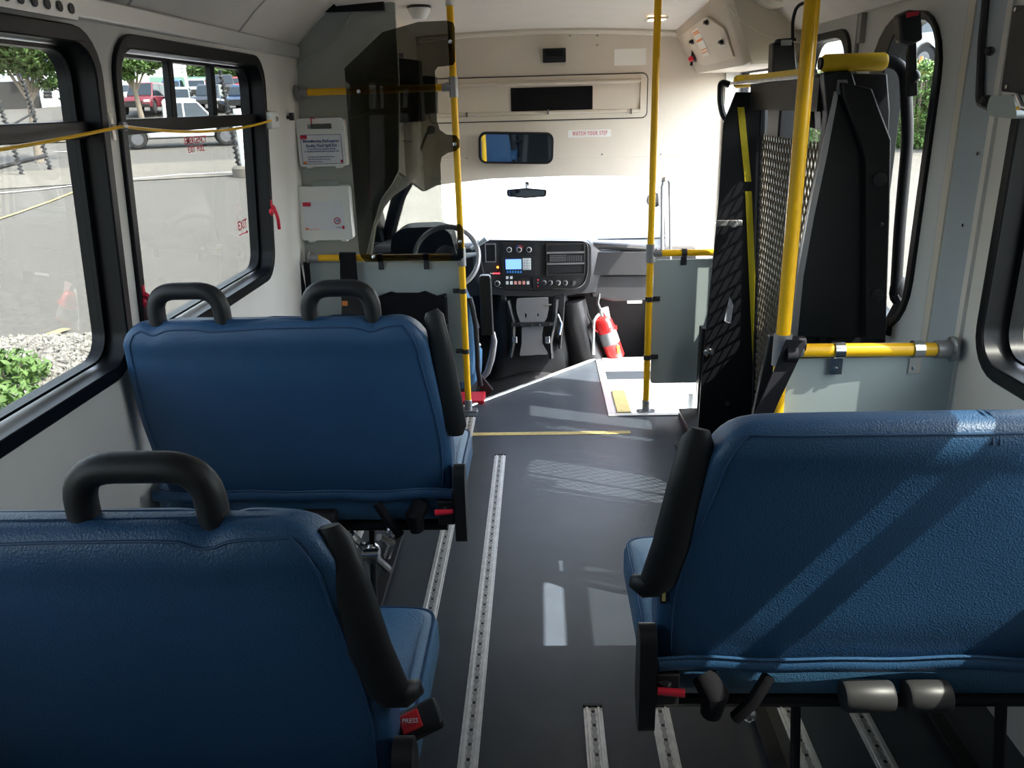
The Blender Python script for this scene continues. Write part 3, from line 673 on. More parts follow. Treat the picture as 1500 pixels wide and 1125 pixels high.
# front jamb of the entrance door
b = B(); b.box((1.10,5.06,-.6),(1.22,5.078,1.685)); struct('door_2_jamb', b, M['white'], label='front jamb of the entrance door', cat='door')
b = B(); b.plate([(4.06,-.62),(5.058,-.62),(5.058,1.70),(4.06,1.70)], [[(4.11,-.45),(5.04,-.45),(5.04,1.675),(4.11,1.675)]], onRX(1.19), 0, .04); d2 = struct('door_2', b, M['gasket'], label='glazed entrance door')
b = B(); b.plate([(4.10,-.46),(5.05,-.46),(5.05,1.685),(4.10,1.685)], [], onRX(1.205), 0, .005); obj('pane', b, clearg, d2)
b = B(); b.box((1.185,4.53,-.45),(1.225,4.57,1.62)); obj('mullion', b, M['gasket'], d2)
# entrance hand rails and curved mirror arm near the windshield
t = thing('entry_handrail', 'slim silver tubular handrail at the front of the entrance', 'handrail', PY(982,372,4.98))
b = B(); b.tube(arc([PY(x,y,4.98) for x, y in ((970,276),(972,262),(981,264),(982,372),(982,420))], .03), .010, 10); b.tube([PY(970,372,4.98),PY(970,272,4.98)], .012, 10); obj('tube', b, M['steel'], t)
b = B(); b.ball(PY(973,264,4.97), .022); obj('joint', b, M['chrome'], t)
b = B(); b.lathe([(.05,0),(.05,.02),(.02,.04)], PY(958,293,5.45), (0,1,0), 20); o = obj('mirror_back', b, M['dash']); tag(o, 'dark round mirror back behind the entrance pole', 'mirror')
# wall between entrance and lift, wall above the doors
b = B(); b.box((1.165,3.93,-.06),(1.24,4.06,2.06)); struct('wall_right_post', b, M['partition'], label='post between entrance and lift door', cat='wall')
b = B(); b.box((1.17,2.44,1.865),(1.24,3.95,2.06)); struct('wall_right_header', b, M['white'], label='header over the lift doors', cat='wall')
# lift doors (two leaves)
def leaf(n_, a, c, wo, wi, label):
    wa, wc = wo; ia, ic = wi
    b = B(); b.plate([(a,-.04),(c,-.04),(c,1.862),(a,1.862)], [rrect(wa+.015,.81,wc-.015,1.77,.18)], onRX(1.17), 0, .045); r = struct('door_%d' % n_, b, M['white'], label=label)
    g = B(); g.plate(rrect(wa,.79,wc,1.785,.20 if n_==3 else .12), [rrect(ia,.83,ic,1.755,.13)], onRX(1.17), -.012, .06); obj('window_gasket', g, M['gasket'], r, bevel=.004)
    g = B(); g.plate(rrect(wa+.01,.80,wc-.01,1.765,.10), [], onRX(1.20), 0, .005); obj('pane', g, doortint, r)
    return r
leaf(3, 2.425, 3.215, (2.535, 3.06), (2.570, 2.93), 'rear leaf of the lift door')
leaf(4, 3.225, 3.93, (3.275, 3.90), (3.305, 3.86), 'front leaf of the lift door')
b = B(); b.tube([(1.165,3.22,.0),(1.165,3.22,1.86)], .008, 8); b.box((1.15,3.16,1.72),(1.17,3.185,1.86)); struct('trim_17', b, M['steel'], label='lift door seal and bolt', cat='trim')
# pillar behind the lift door
b = B(); b.prism([(1.165,2.425,0),(1.15,2.395,0),(1.15,2.36,0),(1.165,2.36,0)], (0,0,1.90)); struct('trim_18', b, M['beige2'], label='narrow cream edge of the lift door pillar', cat='trim')
b = B(); b.prism([(1.155,2.36,0),(1.175,2.225,0),(1.26,2.225,0),(1.26,2.44,0),(1.17,2.44,0)], (0,0,2.05)); struct('wall_right_pillar', b, M['bluegrey'], label='blue-grey pillar behind the lift door', cat='wall')
b = B(); b.box((1.16,2.198,0),(1.172,2.222,1.9)); struct('trim_19', b, M['wall'], label='pale edge strip by the right window', cat='trim')
# black cable tube, black panel and retractor cover on the right wall
t = thing('belt_bar', 'thin black vertical tube with clips beside the right window', 'tube', (1.155,2.27,1.5))
b = B(); b.tube(arc([PX(1447,-30,1.155),PX(1438,60,1.155),PX(1434,150,1.155),PX(1452,158,1.15)], .02), .010, 8); obj('tube', b, M['black'], t)
b = B(); b.ball(PX(1450,75,1.15), .012); obj('clip', b, M['black'], t)
b = B(); b.ball(PX(1445,148,1.15), .016); obj('clip', b, M['black'], t)
b = B(); q = [X2(x,y,1.12) for x, y in ((1484,8),(1540,10),(1530,140),(1466,134))]; b.plate(roundpoly(q,.01), [], onRX(1.12), 0, .045); t = obj('side_panel_box', b, M['black'], bevel=.004); tag(t, 'black rectangular box high on the right wall over the window', 'box'); t.name = 'wall_box'
for q_ in ((1476,127),(1489,14)):
    b = B(); b.lathe([(.005,0),(.005,.004)], PX(*q_,1.12), (-1,0,0), 8); obj('screw', b, M['chrome'], t)
t = thing('belt_retractor', 'rounded grey-green cover under the black box on the right wall', 'cover', PX(1475,155,1.14))
b = B(); q = [X2(x,y,1.12) for x, y in ((1462,140),(1496,138),(1503,168),(1497,174),(1463,170),(1457,160))]; b.plate(roundpoly(q,.012), [], onRX(1.10), 0, .05); obj('cover', b, M['panel'], t, bevel=.006)
b = B(); b.tube([PX(1490,140,1.10),PX(1498,158,1.08),PX(1508,160,1.08)], .006, 8); obj('bracket', b, M['chrome'], t)
b = B(); b.box(PX(1495,155,1.10), PX(1530,162,1.09)); obj('tongue', b, M['yellow'], t)
# bolts on right wall
b = B()
for px, py in ((1434,225),(1412,150),(1412,330)): b.lathe([(.005,0),(.005,.004)], PX(px,py,1.168), (-1,0,0), 8)
o = obj('wall_rivets', b, M['chrome']); tag(o, 'small rivets on the right wall pillar', 'rivet', kind='stuff')
# ================================================================== CAB
# black rubber cab floor / engine cover
def cabz(x, y):
    z = -.16+.11*math.exp(-((x+.02)/.30)**2)+(.05*max(0,(y-4.6)) if x > -.5 else 0)
    z += .012*math.sin(9*x+4*y)*math.sin(5*y)
    return min(z, -.012)
b = B(); nx, ny = 48, 24; xs = [-1.1+2.2*i/nx for i in range(nx+1)]; ys = [4.06+1.3*k/ny for k in range(ny+1)]
vs = [V((x,y,cabz(x,y)-.04)) for y in ys for x in xs]; fs = [(k*(nx+1)+i, k*(nx+1)+i+1, (k+1)*(nx+1)+i+1, (k+1)*(nx+1)+i) for k in range(ny) for i in range(nx)]
fs = [f for f in fs if not (vs[f[0]].x > .33 and vs[f[0]].y < 4.9)]
n = len(vs); vs2 = vs+[v-V((0,0,.02)) for v in vs]
b.add(vs2, fs+[tuple(i+n for i in f[::-1]) for f in fs]); struct('floor_cab', b, M['rubber'], label='black rubber mat of the cab', angle=80)
b = B(); b.box((-1.15,5.30,-.6),(1.15,5.36,.70)); struct('wall_firewall', b, M['dashdark'], label='black firewall under the dashboard', cat='wall')
b = B(); b.box((.86,4.95,-.6),(1.10,5.30,.60)); struct('wall_footwell', b, M['dashdark'], label='dark footwell side', cat='wall')
# dashboard
dsh = thing('dashboard', 'black dashboard across the cab under the windshield, pale with glare on top', 'dashboard', (0,5.1,.35))
YD = 4.92
b = B(); rings = []
for x in [-1.02+1.98*i/24 for i in range(25)]:
    d = .0
    top = .735+.025*math.exp(-((x+.05)/.45)**2)-(.055 if x > .36 else 0)
    yf = YD+(.05 if x > .34 else 0.0)
    rings.append([V((x,yf,top-.03)),V((x,yf+.035,top-.004)),V((x,yf+.10,top)),V((x,5.45,.70)),V((x,5.80,.635)),V((x,5.80,.45)),V((x,yf+.20,.40)),V((x,yf+.03,.42))])
b.loft(rings); obj('dash_body', b, M['dash'], dsh, bevel=0, angle=50)
# centre stack bezel with rounded lower right corner
bz = [(692,352),(866,354),(866,402),(862,420),(850,430),(825,434),(740,434),(718,430),(703,420),(694,405)]
b = B(); b.plate(roundpoly([P2(x,y,4.90) for x, y in bz], .05, 6), [], onY(4.90), 0, .06); cs = obj('centre_stack', b, M['dash'], dsh, bevel=.010)
b = B(); q = roundpoly([P2(x,y,4.89) for x, y in ((698,352),(861,354),(861,400),(856,416),(842,424),(745,424),(724,420),(710,410))], .04, 5); b.tube([V((x,4.895,z)) for x, z in q], .004, 6, closed=True); obj('bezel_line', b, M['dash'], cs)
def dflat(name, p0, p1, m, par=cs, Y=4.895, th=.004, r=.003, hole=None, label=None):
    a = PY(*p0, Y); c = PY(*p1, Y); b = B(); hs = []
    if hole: hs = [rrect(a.x+hole, c.z+hole, c.x-hole, a.z-hole, r*.5)]
    b.plate(rrect(a.x,c.z,c.x,a.z,r), hs, onY(Y), -th, .004); return obj(name, b, M[m] if isinstance(m, str) else m, par, label=label)
def knob(px, py, r, m='black', par=cs, d=.016, ring=None):
    p = PY(px,py,4.895); b = B(); b.lathe([(r,0),(r*.9,d),(r*.5,d+.003)], p, (0,-1,0), 16); k = obj('knob', b, M[m], par)
    if ring:
        b = B(); b.tube([p+V((r*1.1*math.cos(a*PI/8),-.004,r*1.1*math.sin(a*PI/8))) for a in range(16)], .0028, 6, closed=True); obj('knob_ring', b, M[ring], k)
    return k
vent = dflat('air_vent', (710,357),(727,384), 'steel', hole=.006); b = B()
for i in range(5): p = PY(713.5+i*2.7,358,4.893); q = PY(713.5+i*2.7,383,4.893); b.box((p.x-.002,4.893,q.z),(p.x+.002,4.898,p.z))
obj('vane', b, M['dashdark'], vent)
dflat('climate_panel', (735,356),(784,376), 'dashdark')
for i, px in enumerate((746,760.5,775)): knob(px, 365.5, .013, ring='alutrim')
p = PY(760.5,365.5,4.89); b = B(); b.tube([p+V((.024*math.cos(a*PI/10),-.003,.024*math.sin(a*PI/10))) for a in range(1,6)], .0022, 6); obj('red_arc', b, M['red'], cs); b = B(); b.tube([p+V((.024*math.cos(a*PI/10),-.003,.024*math.sin(a*PI/10))) for a in range(5,10)], .0022, 6); obj('blue_arc', b, M['bblue'], cs)
rad = dflat('radio_unit', (735,377),(784,404), 'dashdark', th=.010)
dflat('screen', (740.5,380),(764,394), 'screenblue', rad, 4.884, .003)
dflat('keypad', (765.5,378.5),(778,395), 'keyw', rad, 4.884, .003)
b = B()
for r_ in range(4):
    for c_ in range(3): p = PY(767.8+c_*4.0, 381.3+r_*4.0, 4.879); b.box(p-V((.005,.001,.005)), p+V((.005,.001,.005)))
obj('key', b, M['bluegrey'], rad)
b = B()
for i in range(6): p = PY(743.5+i*3.9, 398.3, 4.882); b.box(p-V((.005,.001,.007)), p+V((.005,.001,.007)))
obj('key', b, mat('blue_key', (.05,.25,.65), .4), rad)
p = PY(729,391.5,4.893); b = B(); b.lathe([(.007,0),(.006,.004)], p, (0,-1,0), 10); obj('warning_light', b, mat('lit_orange', (.9,.3,.05), .4, emit=(1,.22,.02), estr=2.2), cs)
b = B()
for i in range(4): p = PY(723.5+i*2.6,400.5,4.893); b.lathe([(.0045,0),(.004,.003)], p, (0,-1,0), 8)
obj('indicator_light', b, mat('lit_red', (.9,.1,.1), .4, emit=(1,.05,.08), estr=1.2), cs)
b = B()
for i in range(2): p = PY(719+i*2.6,400.5,4.893); b.lathe([(.0045,0),(.004,.003)], p, (0,-1,0), 8)
obj('indicator_light', b, M['casewhite'], cs)
dflat('switch_panel', (735,405),(777,423), 'dashdark')
for i in range(2): dflat('rocker_switch', (741+i*6,404.5),(745+i*6,408.5), 'keyw', cs, 4.888)
for i in range(6): dflat('rocker_switch', (741+i*6.1,412),(745+i*6.1,416.5), 'keyw' if i in (0,1,5) else mat('pink_switch', (.75,.35,.30), .5), cs, 4.888)
knob(728.5,415,.014,ring='alutrim')
dflat('lift_control', (781,406),(810,424), 'dashdark')
for py in (410,414,419): knob(788, py, .005, 'red' if py != 414 else 'steel', d=.006)
for px in (797,806,817.5,828): knob(px, 414, .012, ring='steel')
knob(839.5, 414, .017, 'dash', d=.01)
# storage bays with the vent between
bay = dflat('storage_bay', (800,357),(857,402), 'dash', th=.012, hole=.008)
for p0, p1 in (((803,359),(854,369)),((803,388),(854,399))): dflat('bay_recess', p0, p1, 'dashdark', bay, 4.893)
b = B()
for py in (370.5, 386.5): a = PY(801,py,4.885); c = PY(856,py,4.885); b.box((a.x,4.878,a.z-.005),(c.x,4.90,a.z+.005))
obj('shelf_edge', b, M['steel'], bay)
v2 = dflat('air_vent', (804,373),(855,384), 'black', bay, 4.889)
b = B()
for i in range(4): a = PY(805,374.5+i*2.6,4.884); c = PY(830,374.5+i*2.6,4.884); b.box((a.x,4.882,a.z-.0018),(c.x,4.888,a.z+.0018))
for i in range(9): a = PY(832+i*2.5,374,4.884); c = PY(832+i*2.5,383,4.884); b.box((a.x-.0015,4.882,c.z),(a.x+.0015,4.888,a.z))
obj('vane', b, M['steel'], v2)
# passenger side: glovebox
b = B(); q = [P2(x,y,4.965) for x, y in ((863,369),(948,369),(960,372),(960,402),(863,402))]; b.plate(roundpoly(q,.01), [], onY(4.955), 0, .05); obj('glovebox', b, M['dash'], dsh, bevel=.008)
b = B(); q = [P2(x,y,4.99) for x, y in ((860,404),(960,403),(960,439),(900,442),(866,436))]; b.plate(q, [], onY(4.98), 0, .10); obj('lower_panel', b, M['dash'], dsh, bevel=.015)
b = B(); a = PY(919,441.5,4.975); b.box((a.x,4.97,a.z-.012),(a.x+.09,4.976,a.z+.004)); obj('sticker', b, M['casewhite'], dsh)
b = B(); b.tube([PY(x,y,4.99) for x, y in ((862,366),(870,359),(905,361),(950,364))], .022, 8); obj('padded_edge', b, M['dash'], dsh)
# instrument hood
b = B(); b.plate(roundpoly([P2(x,y,4.86) for x, y in ((571,375),(574,345),(590,334),(640,332),(660,340),(668,375))], .05, 6), [], onY(4.86), 0, .22); obj('instrument_hood', b, M['dashdark'], dsh, bevel=.02)
# steering wheel
t = thing('steering_wheel', 'dark steering wheel half hidden behind the driver pole and smoked shield', 'steering wheel', (-.52,4.62,.74))
Cw = V((-.535,4.62,.72)); Rw = Matrix.Rotation(math.radians(-28), 3, 'X')
def wp(a, r): return Cw+Rw @ V((r*math.cos(a),0,r*math.sin(a)))
b = B(); b.tube([wp(2*PI*k/40,.185) for k in range(40)], .0145, 10, closed=True); rim = obj('rim', b, M['steel'], t)
for a in (0.1, PI-.1, -PI/2-.35, -PI/2+.35):
    b = B(); b.tube([wp(a,.05), wp(a,.18)], [.018,.011], 8); obj('spoke', b, M['bluegrey'], t)
b = B(); b.lathe([(.03,.05),(.065,.03),(.07,0),(.06,-.02)], Cw, Rw @ V((0,-1,0)), 20); obj('hub', b, M['dash'], t)
b = B(); b.cyl(Cw, Cw+V((0,.30,-.12)), .035); obj('column', b, M['dashdark'], t)
b = B(); b.tube([PY(691,364,4.75),PY(702,357,4.72),PY(713,349,4.70)], [.012,.013,.017], 10); o = obj('gear_lever', b, M['bluegrey']); tag(o, 'grey column shift lever sticking up right of the steering wheel', 'lever')
# driver seat
t = thing('bucket_seat', 'blue driver seat seen past the pole, mostly hidden by the grey panel', 'seat', (-.62,4.45,-.1))
def slab(rings_spec, n=20, ex=4.0):
    out = []
    for cx, cy, cz_, a, c in rings_spec:
        r = []
        for k in range(n):
            th = 2*PI*k/n; ct, st = math.cos(th), math.sin(th)
            r.append(V((cx+a*math.copysign(abs(ct)**(2/ex),ct), cy+c*math.copysign(abs(st)**(2/ex),st), cz_)))
        out.append(r)
    return out
b = B(); b.loft(slab([(-.62,4.33,.08,.20,.05),(-.62,4.32,.12,.24,.07),(-.62,4.30,.35,.265,.075),(-.62,4.27,.55,.25,.07),(-.62,4.25,.68,.20,.06),(-.62,4.245,.72,.15,.04)])); obj('backrest', b, M['vinyl2'], t)
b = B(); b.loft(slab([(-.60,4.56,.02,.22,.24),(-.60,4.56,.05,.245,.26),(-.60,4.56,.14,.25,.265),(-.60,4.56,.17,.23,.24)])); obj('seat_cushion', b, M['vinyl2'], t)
b = B(); b.tube([PY(x,y,4.22) for x, y in ((688,436),(692,450),(697,480),(699,510),(700,540),(704,565))], .014, 8); obj('back_frame', b, M['black'], t)
b = B(); b.box((-.82,4.30,-.12),(-.40,4.80,.02)); obj('base', b, M['black'], t, bevel=.01)
b = B(); b.tube([PY(x,y,4.35) for x, y in ((722,486),(724,500),(720,525),(714,545),(708,552))], [.012,.018,.020,.019,.014], 10); obj('armrest_bracket', b, M['steel'], t)
q = [PY(x,y,4.30) for x, y in ((701,407),(704,404),(716,404),(719,407),(723,491),(705,492))]
b = B(); b.prism(q, (0,.05,0)); obj('armrest', b, M['black'], t, bevel=.008)
b = B(); b.tube([PY(x,y,4.30) for x, y in ((690,455),(698,468),(702,480))], .008, 8); b.ball(PY(701,505,4.3), .014); obj('adjuster', b, M['chrome'], t)
b = B(); b.prism([PY(x,y,4.28) for x, y in ((706,552),(722,572),(714,580),(700,580))], (0,.03,0)); obj('base_flap', b, M['rubber'], t)
# console mount under the dash
t = thing('console_bracket', 'grey metal console mount with black hinges under the centre of the dashboard', 'bracket', PY(780,522,4.86))
q = [(757,438),(803,436),(804,452),(801,466),(797,472),(763,474),(758,462),(756,450)]
b = B(); b.plate(roundpoly([P2(x,y,4.80) for x, y in q], .01), [[(PY(770,460,4.8).x+.005*math.cos(a),PY(770,462,4.8).z+.014*math.sin(a)) for a in [k*PI/4 for k in range(8)]],[(PY(788,460,4.8).x+.005*math.cos(a),PY(788,462,4.8).z+.014*math.sin(a)) for a in [k*PI/4 for k in range(8)]]], onY(4.80), 0, .02); obj('upper_plate', b, M['steel'], t, bevel=.005)
q = [(764,480),(796,478),(794,492),(795,506),(803,520),(761,522),(764,505)]
b = B(); b.plate(roundpoly([P2(x,y,4.80) for x, y in q], .01), [], onY(4.81), 0, .02); obj('lower_plate', b, M['steel'], t, bevel=.005)
b = B(); q0 = PY(749,476,4.79); q1 = PY(811,474,4.79); b.box((q0.x,4.785,q1.z-.014),(q1.x,4.80,q1.z+.010)); obj('cross_bar', b, M['dashdark'], t)
b = B()
for px, py in ((764,476),(779,476),(791,475.5),(806,475)): b.lathe([(.008,0),(.006,.006)], PY(px,py,4.784), (0,-1,0), 8)
obj('bolt', b, M['chrome'], t)
for s, pts in ((-1,((744,440),(752,470),(752,500),(748,522))),(1,((815,438),(812,470),(806,500),(808,524)))):
    b = B(); b.tube([PY(x,y,4.83) for x, y in pts], .026, 8, sq=(1,.6)); lk = obj('hinge_link', b, M['black'], t)
    b = B(); p = PY(pts[2][0]+(2 if s < 0 else -4),pts[2][1]-2,4.80); b.box(p-V((.015,.004,.022)), p+V((.015,.004,.022))); obj('hinge_pin', b, M['chrome'], lk, bevel=.004)
b = B(); b.prism([PY(x,y,4.84) for x, y in ((733,436),(741,436),(744,470),(746,525),(736,524),(733,480))], (0,.10,0)); obj('side_cover', b, M['black'], t, bevel=.006); b = B(); b.prism([PY(x,y,4.84) for x, y in ((812,436),(828,434),(826,470),(822,512),(818,512),(822,470))], (0,.10,0)); obj('side_cover', b, M['black'], t, bevel=.006)
b = B(); b.tube([PY(x,y,4.80) for x, y in ((817,460),(823,474),(820,490))], .007, 6); b.tube([PY(x,y,4.8) for x, y in ((796,447),(808,446))], .006, 6); obj('hinge_arm', b, M['chrome'], t)
# doghouse: big black column right of the console, and the base under it
b = B(); b.tube([PY(x,y,5.0) for x, y in ((838,440),(843,465),(852,495),(863,530))], [.085,.088,.10,.12], 16); o = obj('engine_cover', b, M['rubber']); tag(o, 'rounded black engine cover rising between the console bracket and the fire extinguisher', 'cover')
b = B(); b.loft(slab([(-.06,5.10,-.14,.30,.19),(-.06,5.10,.02,.28,.18),(-.06,5.12,.30,.26,.15),(-.06,5.12,.395,.25,.13)])); o = obj('lower_console', b, M['black']); tag(o, 'black moulded base behind the console bracket', 'console')
# fire extinguisher
t = thing('fire_extinguisher', 'red fire extinguisher leaning in the passenger footwell beside the stairwell', 'fire extinguisher', PY(905,520,4.95))
p0 = PY(903,524,4.95); p1 = PY(881,463,4.95); ax = (p1-p0); L = ax.length; ax.normalize()
b = B(); b.lathe([(.048,0),(.056,.012),(.056,L-.05),(.050,L-.025),(.034,L-.006),(.018,L)], p0, ax, 24); cyl_ = obj('cylinder', b, M['redpaint'], t)
b = B(); b.lathe([(.0575,L*.36),(.0575,L*.64)], p0, ax, 24); obj('label_band', b, M['silverlabel'], cyl_)
b = B(); b.lathe([(.0600,L*.70),(.0600,L*.735)], p0, ax, 24); q = p0+ax*L*.72; b.box(q+V((.045,-.02,-.010)), q+V((.070,.01,.012))); obj('bracket_band', b, M['redpaint'], t)
b = B(); b.tube([q+V((-.05,-.02,-.02)), q+V((-.085,-.03,.01)), q+V((-.075,-.03,.05)), q+V((-.05,-.02,.06))], .007, 8); obj('bracket_hook', b, M['redpaint'], t)
top = p0+ax*L
b = B(); b.cyl(top, top+ax*.035, .018); b.tube([top+ax*.03+V((.01,0,0)), top+ax*.04+V((-.01,-.01,.05)), top+ax*.04+V((0,-.01,.11))], [.011,.010,.008], 8); b.tube([top+ax*.03, top+ax*.05+V((.045,-.01,.012))], .009, 8); obj('valve_handle', b, M['chrome'], t)
b = B(); b.tube([top+ax*.02, top+V((-.035,-.03,.0)), PY(870,470,4.90), PY(869,500,4.90), PY(869,519,4.90)], [.010,.009,.009,.009,.012], 8); obj('hose', b, M['alutrim'], t)
b = B(); b.prism([PY(x,y,4.93) for x, y in ((880,452),(891,449),(895,470),(893,471)) ], (0,.003,0)); obj('inspection_tag', b, mat('pink_tag', (.78,.55,.55), .6), t)
b = B(); q = p0+ax*.05; b.prism([q+V((.02,-.057,0)),q+V((.035,-.050,-.01)),q+V((.028,-.050,.05)),q+V((.012,-.057,.045))], (0,-.002,0)); obj('sticker', b, M['reflect'], cyl_)

# ================================================================== SEATS
def superell(cx, cy, z, a, c, n=48, ex=5.0, shear=0):
    r = []
    for k in range(n):
        th = 2*PI*k/n; ct, st = math.cos(th), math.sin(th)
        r.append(V((cx+a*math.copysign(abs(ct)**(2/ex),ct), cy+c*math.copysign(abs(st)**(2/ex),st), z)))
    return r
def smooth_(t): t = max(0,min(1,t)); return t*t*(3-2*t)
def bench(name, X0, Yf, s, W, label, handles, ztop=1.035, tilt=.15, taper=.05, lever=True, cyls=None, arm_out=False, side_tag=False, frame_x=()):
    """double seat: X0 = aisle edge, Yf = front edge of the cushion, s=+1 when the aisle lies to its right"""
    t = thing(name, label, 'bus seat', (X0-s*W/2, Yf-.25, 0), 'blue double seats')
    Y0 = Yf-.52; z0 = .435
    def X(u): return X0-s*u                           # u = distance from the aisle edge
    N = 96
    def dip(u): return -.016*sum(math.exp(-((u-h)/.028)**2) for h in handles)
    rings = []; R = .085; hb = .058
    zs = [z0+(ztop-R-z0)*i/14 for i in range(15)]
    def edge(z):
        v = (z-z0)/(ztop-z0)
        ua = taper*smooth_((v-.25)/.75)-.0*(1-v); uw = W-.012-(taper*.55)*smooth_((v-.4)/.6)-.04*max(0,1-v*1.4)**1.3
        return ua, uw, v
    for i, z in enumerate(zs):
        ua, uw, v = edge(z); a = (uw-ua)/2; cu = (uw+ua)/2
        c = hb*(.80+.20*smooth_(v*5)) + .010*math.sin(v*PI); a2 = a*(1-.012*(1-smooth_(v*6)))
        cy = Y0+hb-tilt*(z-z0)/1.0+ .020*math.sin(v*PI)
        rings.append(superell(X(cu), cy, z, a2, c, N, 7))
    for j in range(1, 8):
        th = math.radians(j*12.3); z = ztop-R+R*math.sin(th); ua, uw, v = edge(z)
        k = 1-math.cos(th); a = (uw-ua)/2-R*.95*k; c = hb*(1-.80*k**1.3); cu = (uw+ua)/2; cy = Y0+hb-tilt*(z-z0)
        rings.append(superell(X(cu), cy, z, a, c, N, 7-1.5*j/7))
    for i, r in enumerate(rings):
        f_ = smooth_((i-11)/8)
        for p in r: p.z += dip(abs(p.x-X0))*f_
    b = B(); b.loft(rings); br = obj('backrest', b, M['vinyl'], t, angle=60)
    # piping along the rear face: up the aisle edge, over the top, down the wall edge
    def idx(ang): return int(round(ang/360*N)) % N
    pa, pb = (idx(322), idx(218)) if s > 0 else (idx(218), idx(322))
    path = [rings[i][pa] for i in range(1, 18)]
    ti = 18; ks = []
    k = pa; step = -1 if s > 0 else 1
    while k != pb: ks.append(k); k = (k+step) % N
    path += [rings[ti][k] for k in ks[0:]] + [rings[i][pb] for i in range(17, 0, -1)]
    path = [p+V((0,-.0012,.0008)) for p in path]
    b = B(); b.tube(path, .0024, 6); obj('piping', b, M['thread'], br)
    # wide roll of cover at the bottom edge of the back
    b = B(); rr = []
    for u in [0.0+W*i/30 for i in range(31)]: rr.append(V((X(min(max(u,.004),W-.02)), Y0-.006+.004*math.sin(u*14), z0+.012+.003*math.sin(u*22))))
    b.tube(rr, .017, 10, sq=(.5,1)); b.tube([p+V((0,-.007,.019)) for p in rr], .0022, 6); obj('bottom_hem', b, M['vinyl'], br)
    # cushion
    rings = []; ca, cc = W/2, .25
    for z, e in ((.335,.03),(.345,.01),(.37,.0),(.425,.0),(.445,.008),(.455,.03)):
        rings.append(superell(X(ca-.008), Yf-cc, z, ca+.012-e, cc-e*.8, N, 13))
    for r in rings:
        for p in r: p.z += .012*math.sin(max(0,min(1,(p.y-(Yf-.5))/.5))*PI)
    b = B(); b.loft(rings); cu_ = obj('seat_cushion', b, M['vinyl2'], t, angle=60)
    b = B(); b.tube([p+V((0,0,.0015)) for p in rings[4]], .0028, 6, closed=True)
    uu = .135; b.tube([V((X(uu),Yf-.44,.468)),V((X(uu),Yf-.25,.469)),V((X(uu),Yf-.06,.461)),V((X(uu),Yf-.012,.445))], .0025, 6)
    obj('piping', b, M['thread'], cu_)
    # grab handles on top
    for i in range(0, len(handles), 2):
        h0, h1 = handles[i], handles[i+1]; yt = Y0+hb-tilt*(ztop-z0); zt_ = ztop-.03; r = .0240
        p = [V((X(h0),yt+.005,zt_-.02)),V((X(h0),yt,ztop+.078)),V((X(h1),yt,ztop+.078)),V((X(h1),yt+.005,zt_-.02))]
        b = B(); b.tube(arc(p, .068, 8), r, 16); obj('grab_handle', b, M['soft'], t, angle=60)
    # folded-up armrest on the aisle side
    def bp(u, z, dy=0): return V((X(u), Y0+hb-tilt*(z-z0)+dy, z))
    if arm_out:
        path = [bp(.060,ztop-.022,-.003), bp(.055,ztop-.045,-.01), bp(.038,.86,-.02), bp(.018,.74,-.03), bp(.006,.685,-.03), bp(-.001,.655,-.03), bp(-.012,.634,-.028), bp(-.027,.628,-.024), bp(-.040,.638,-.02), bp(-.046,.650,-.018)]
        rad = [.014,.025,.028,.029,.029,.029,.028,.027,.024,.010]
    else:
        path = [bp(.032,1.015,.015), bp(.026,1.0,.01), bp(.012,.90,0), bp(-.004,.76,-.01), bp(-.014,.66,-.018), bp(-.014,.635,-.018)]
        rad = [.014,.022,.025,.027,.027,.018]
    b = B(); b.tube(path, rad, 16, sq=(.72,1.25) if s > 0 else (.72,1.25)); ar = obj('armrest', b, M['soft'], t, angle=60)
    # aisle side plate, hinge and lever
    b = B(); q = roundpoly([(Y0-.045,.300),(Y0+.005,.300),(Y0+.03,.36),(Y0+.03,.50),(Y0+.005,.55),(Y0-.035,.535),(Y0-.045,.45)], .03, 5)
    b.plate(q, [], lambda u,v,w: V((X0+s*(.004+w),u,v)), 0, .034); sp_ = obj('side_plate', b, M['black'], t, bevel=.008)
    b = B(); b.tube([V((X0-s*.005,Y0+.0,.40)),V((X0-s*.03,Y0-.02,.40))], .012, 8); b.box((min(X(.0),X(.05)),Y0-.01,.345),(max(X(.0),X(.05)),Y0+.03,.425)); hg = obj('recliner_hinge', b, M['darksteel'], t, bevel=.005)
    b = B(); b.tube([V((X(.0),Y0-.035,.405)),V((X(.055),Y0-.042,.405))], [.008,.009], 10); obj('recline_lever', b, M['red'], hg)
    # steel frame beneath
    b = B(); b.tube([V((X(.03),Y0+.05,.315)),V((X(W-.03),Y0+.05,.315))], .018, 10); b.tube([V((X(.03),Yf-.06,.315)),V((X(W-.03),Yf-.06,.315))], .018, 10); obj('cross_tube', b, M['blackmetal'], t)
    for u in frame_x:
        b = B(); x = X(u); b.tube([V((x,Yf-.04,.02)),V((x,Yf-.10,.30))], .016, 8, sq=(1,.7)); b.tube([V((x,Y0+.03,.02)),V((x,Y0+.10,.30))], .016, 8, sq=(1,.7)); b.box((x-.02,Y0-.02,.0085),(x+.02,Yf-.0,.028))
        obj('leg', b, M['blackmetal'], t, bevel=.002)
    if frame_x and s > 0:
        x = X(frame_x[0]); b = B(); b.tube([V((x-.05,Y0+.02,.30)),V((x+.03,Y0+.14,.10))], .013, 8); b.ball(V((x-.0,Y0+.06,.21)), (.03,.03,.04)); b.lathe([(.02,0),(.02,.05)], V((x-.02,Y0+.03,.22)), (1,0,0), 12); b.tube([V((x+.04,Y0+.0,.30)),V((x+.07,Y0+.05,.25)),V((x+.05,Y0+.05,.20))], .012, 8); obj('fold_mechanism', b, M['chrome'], t)
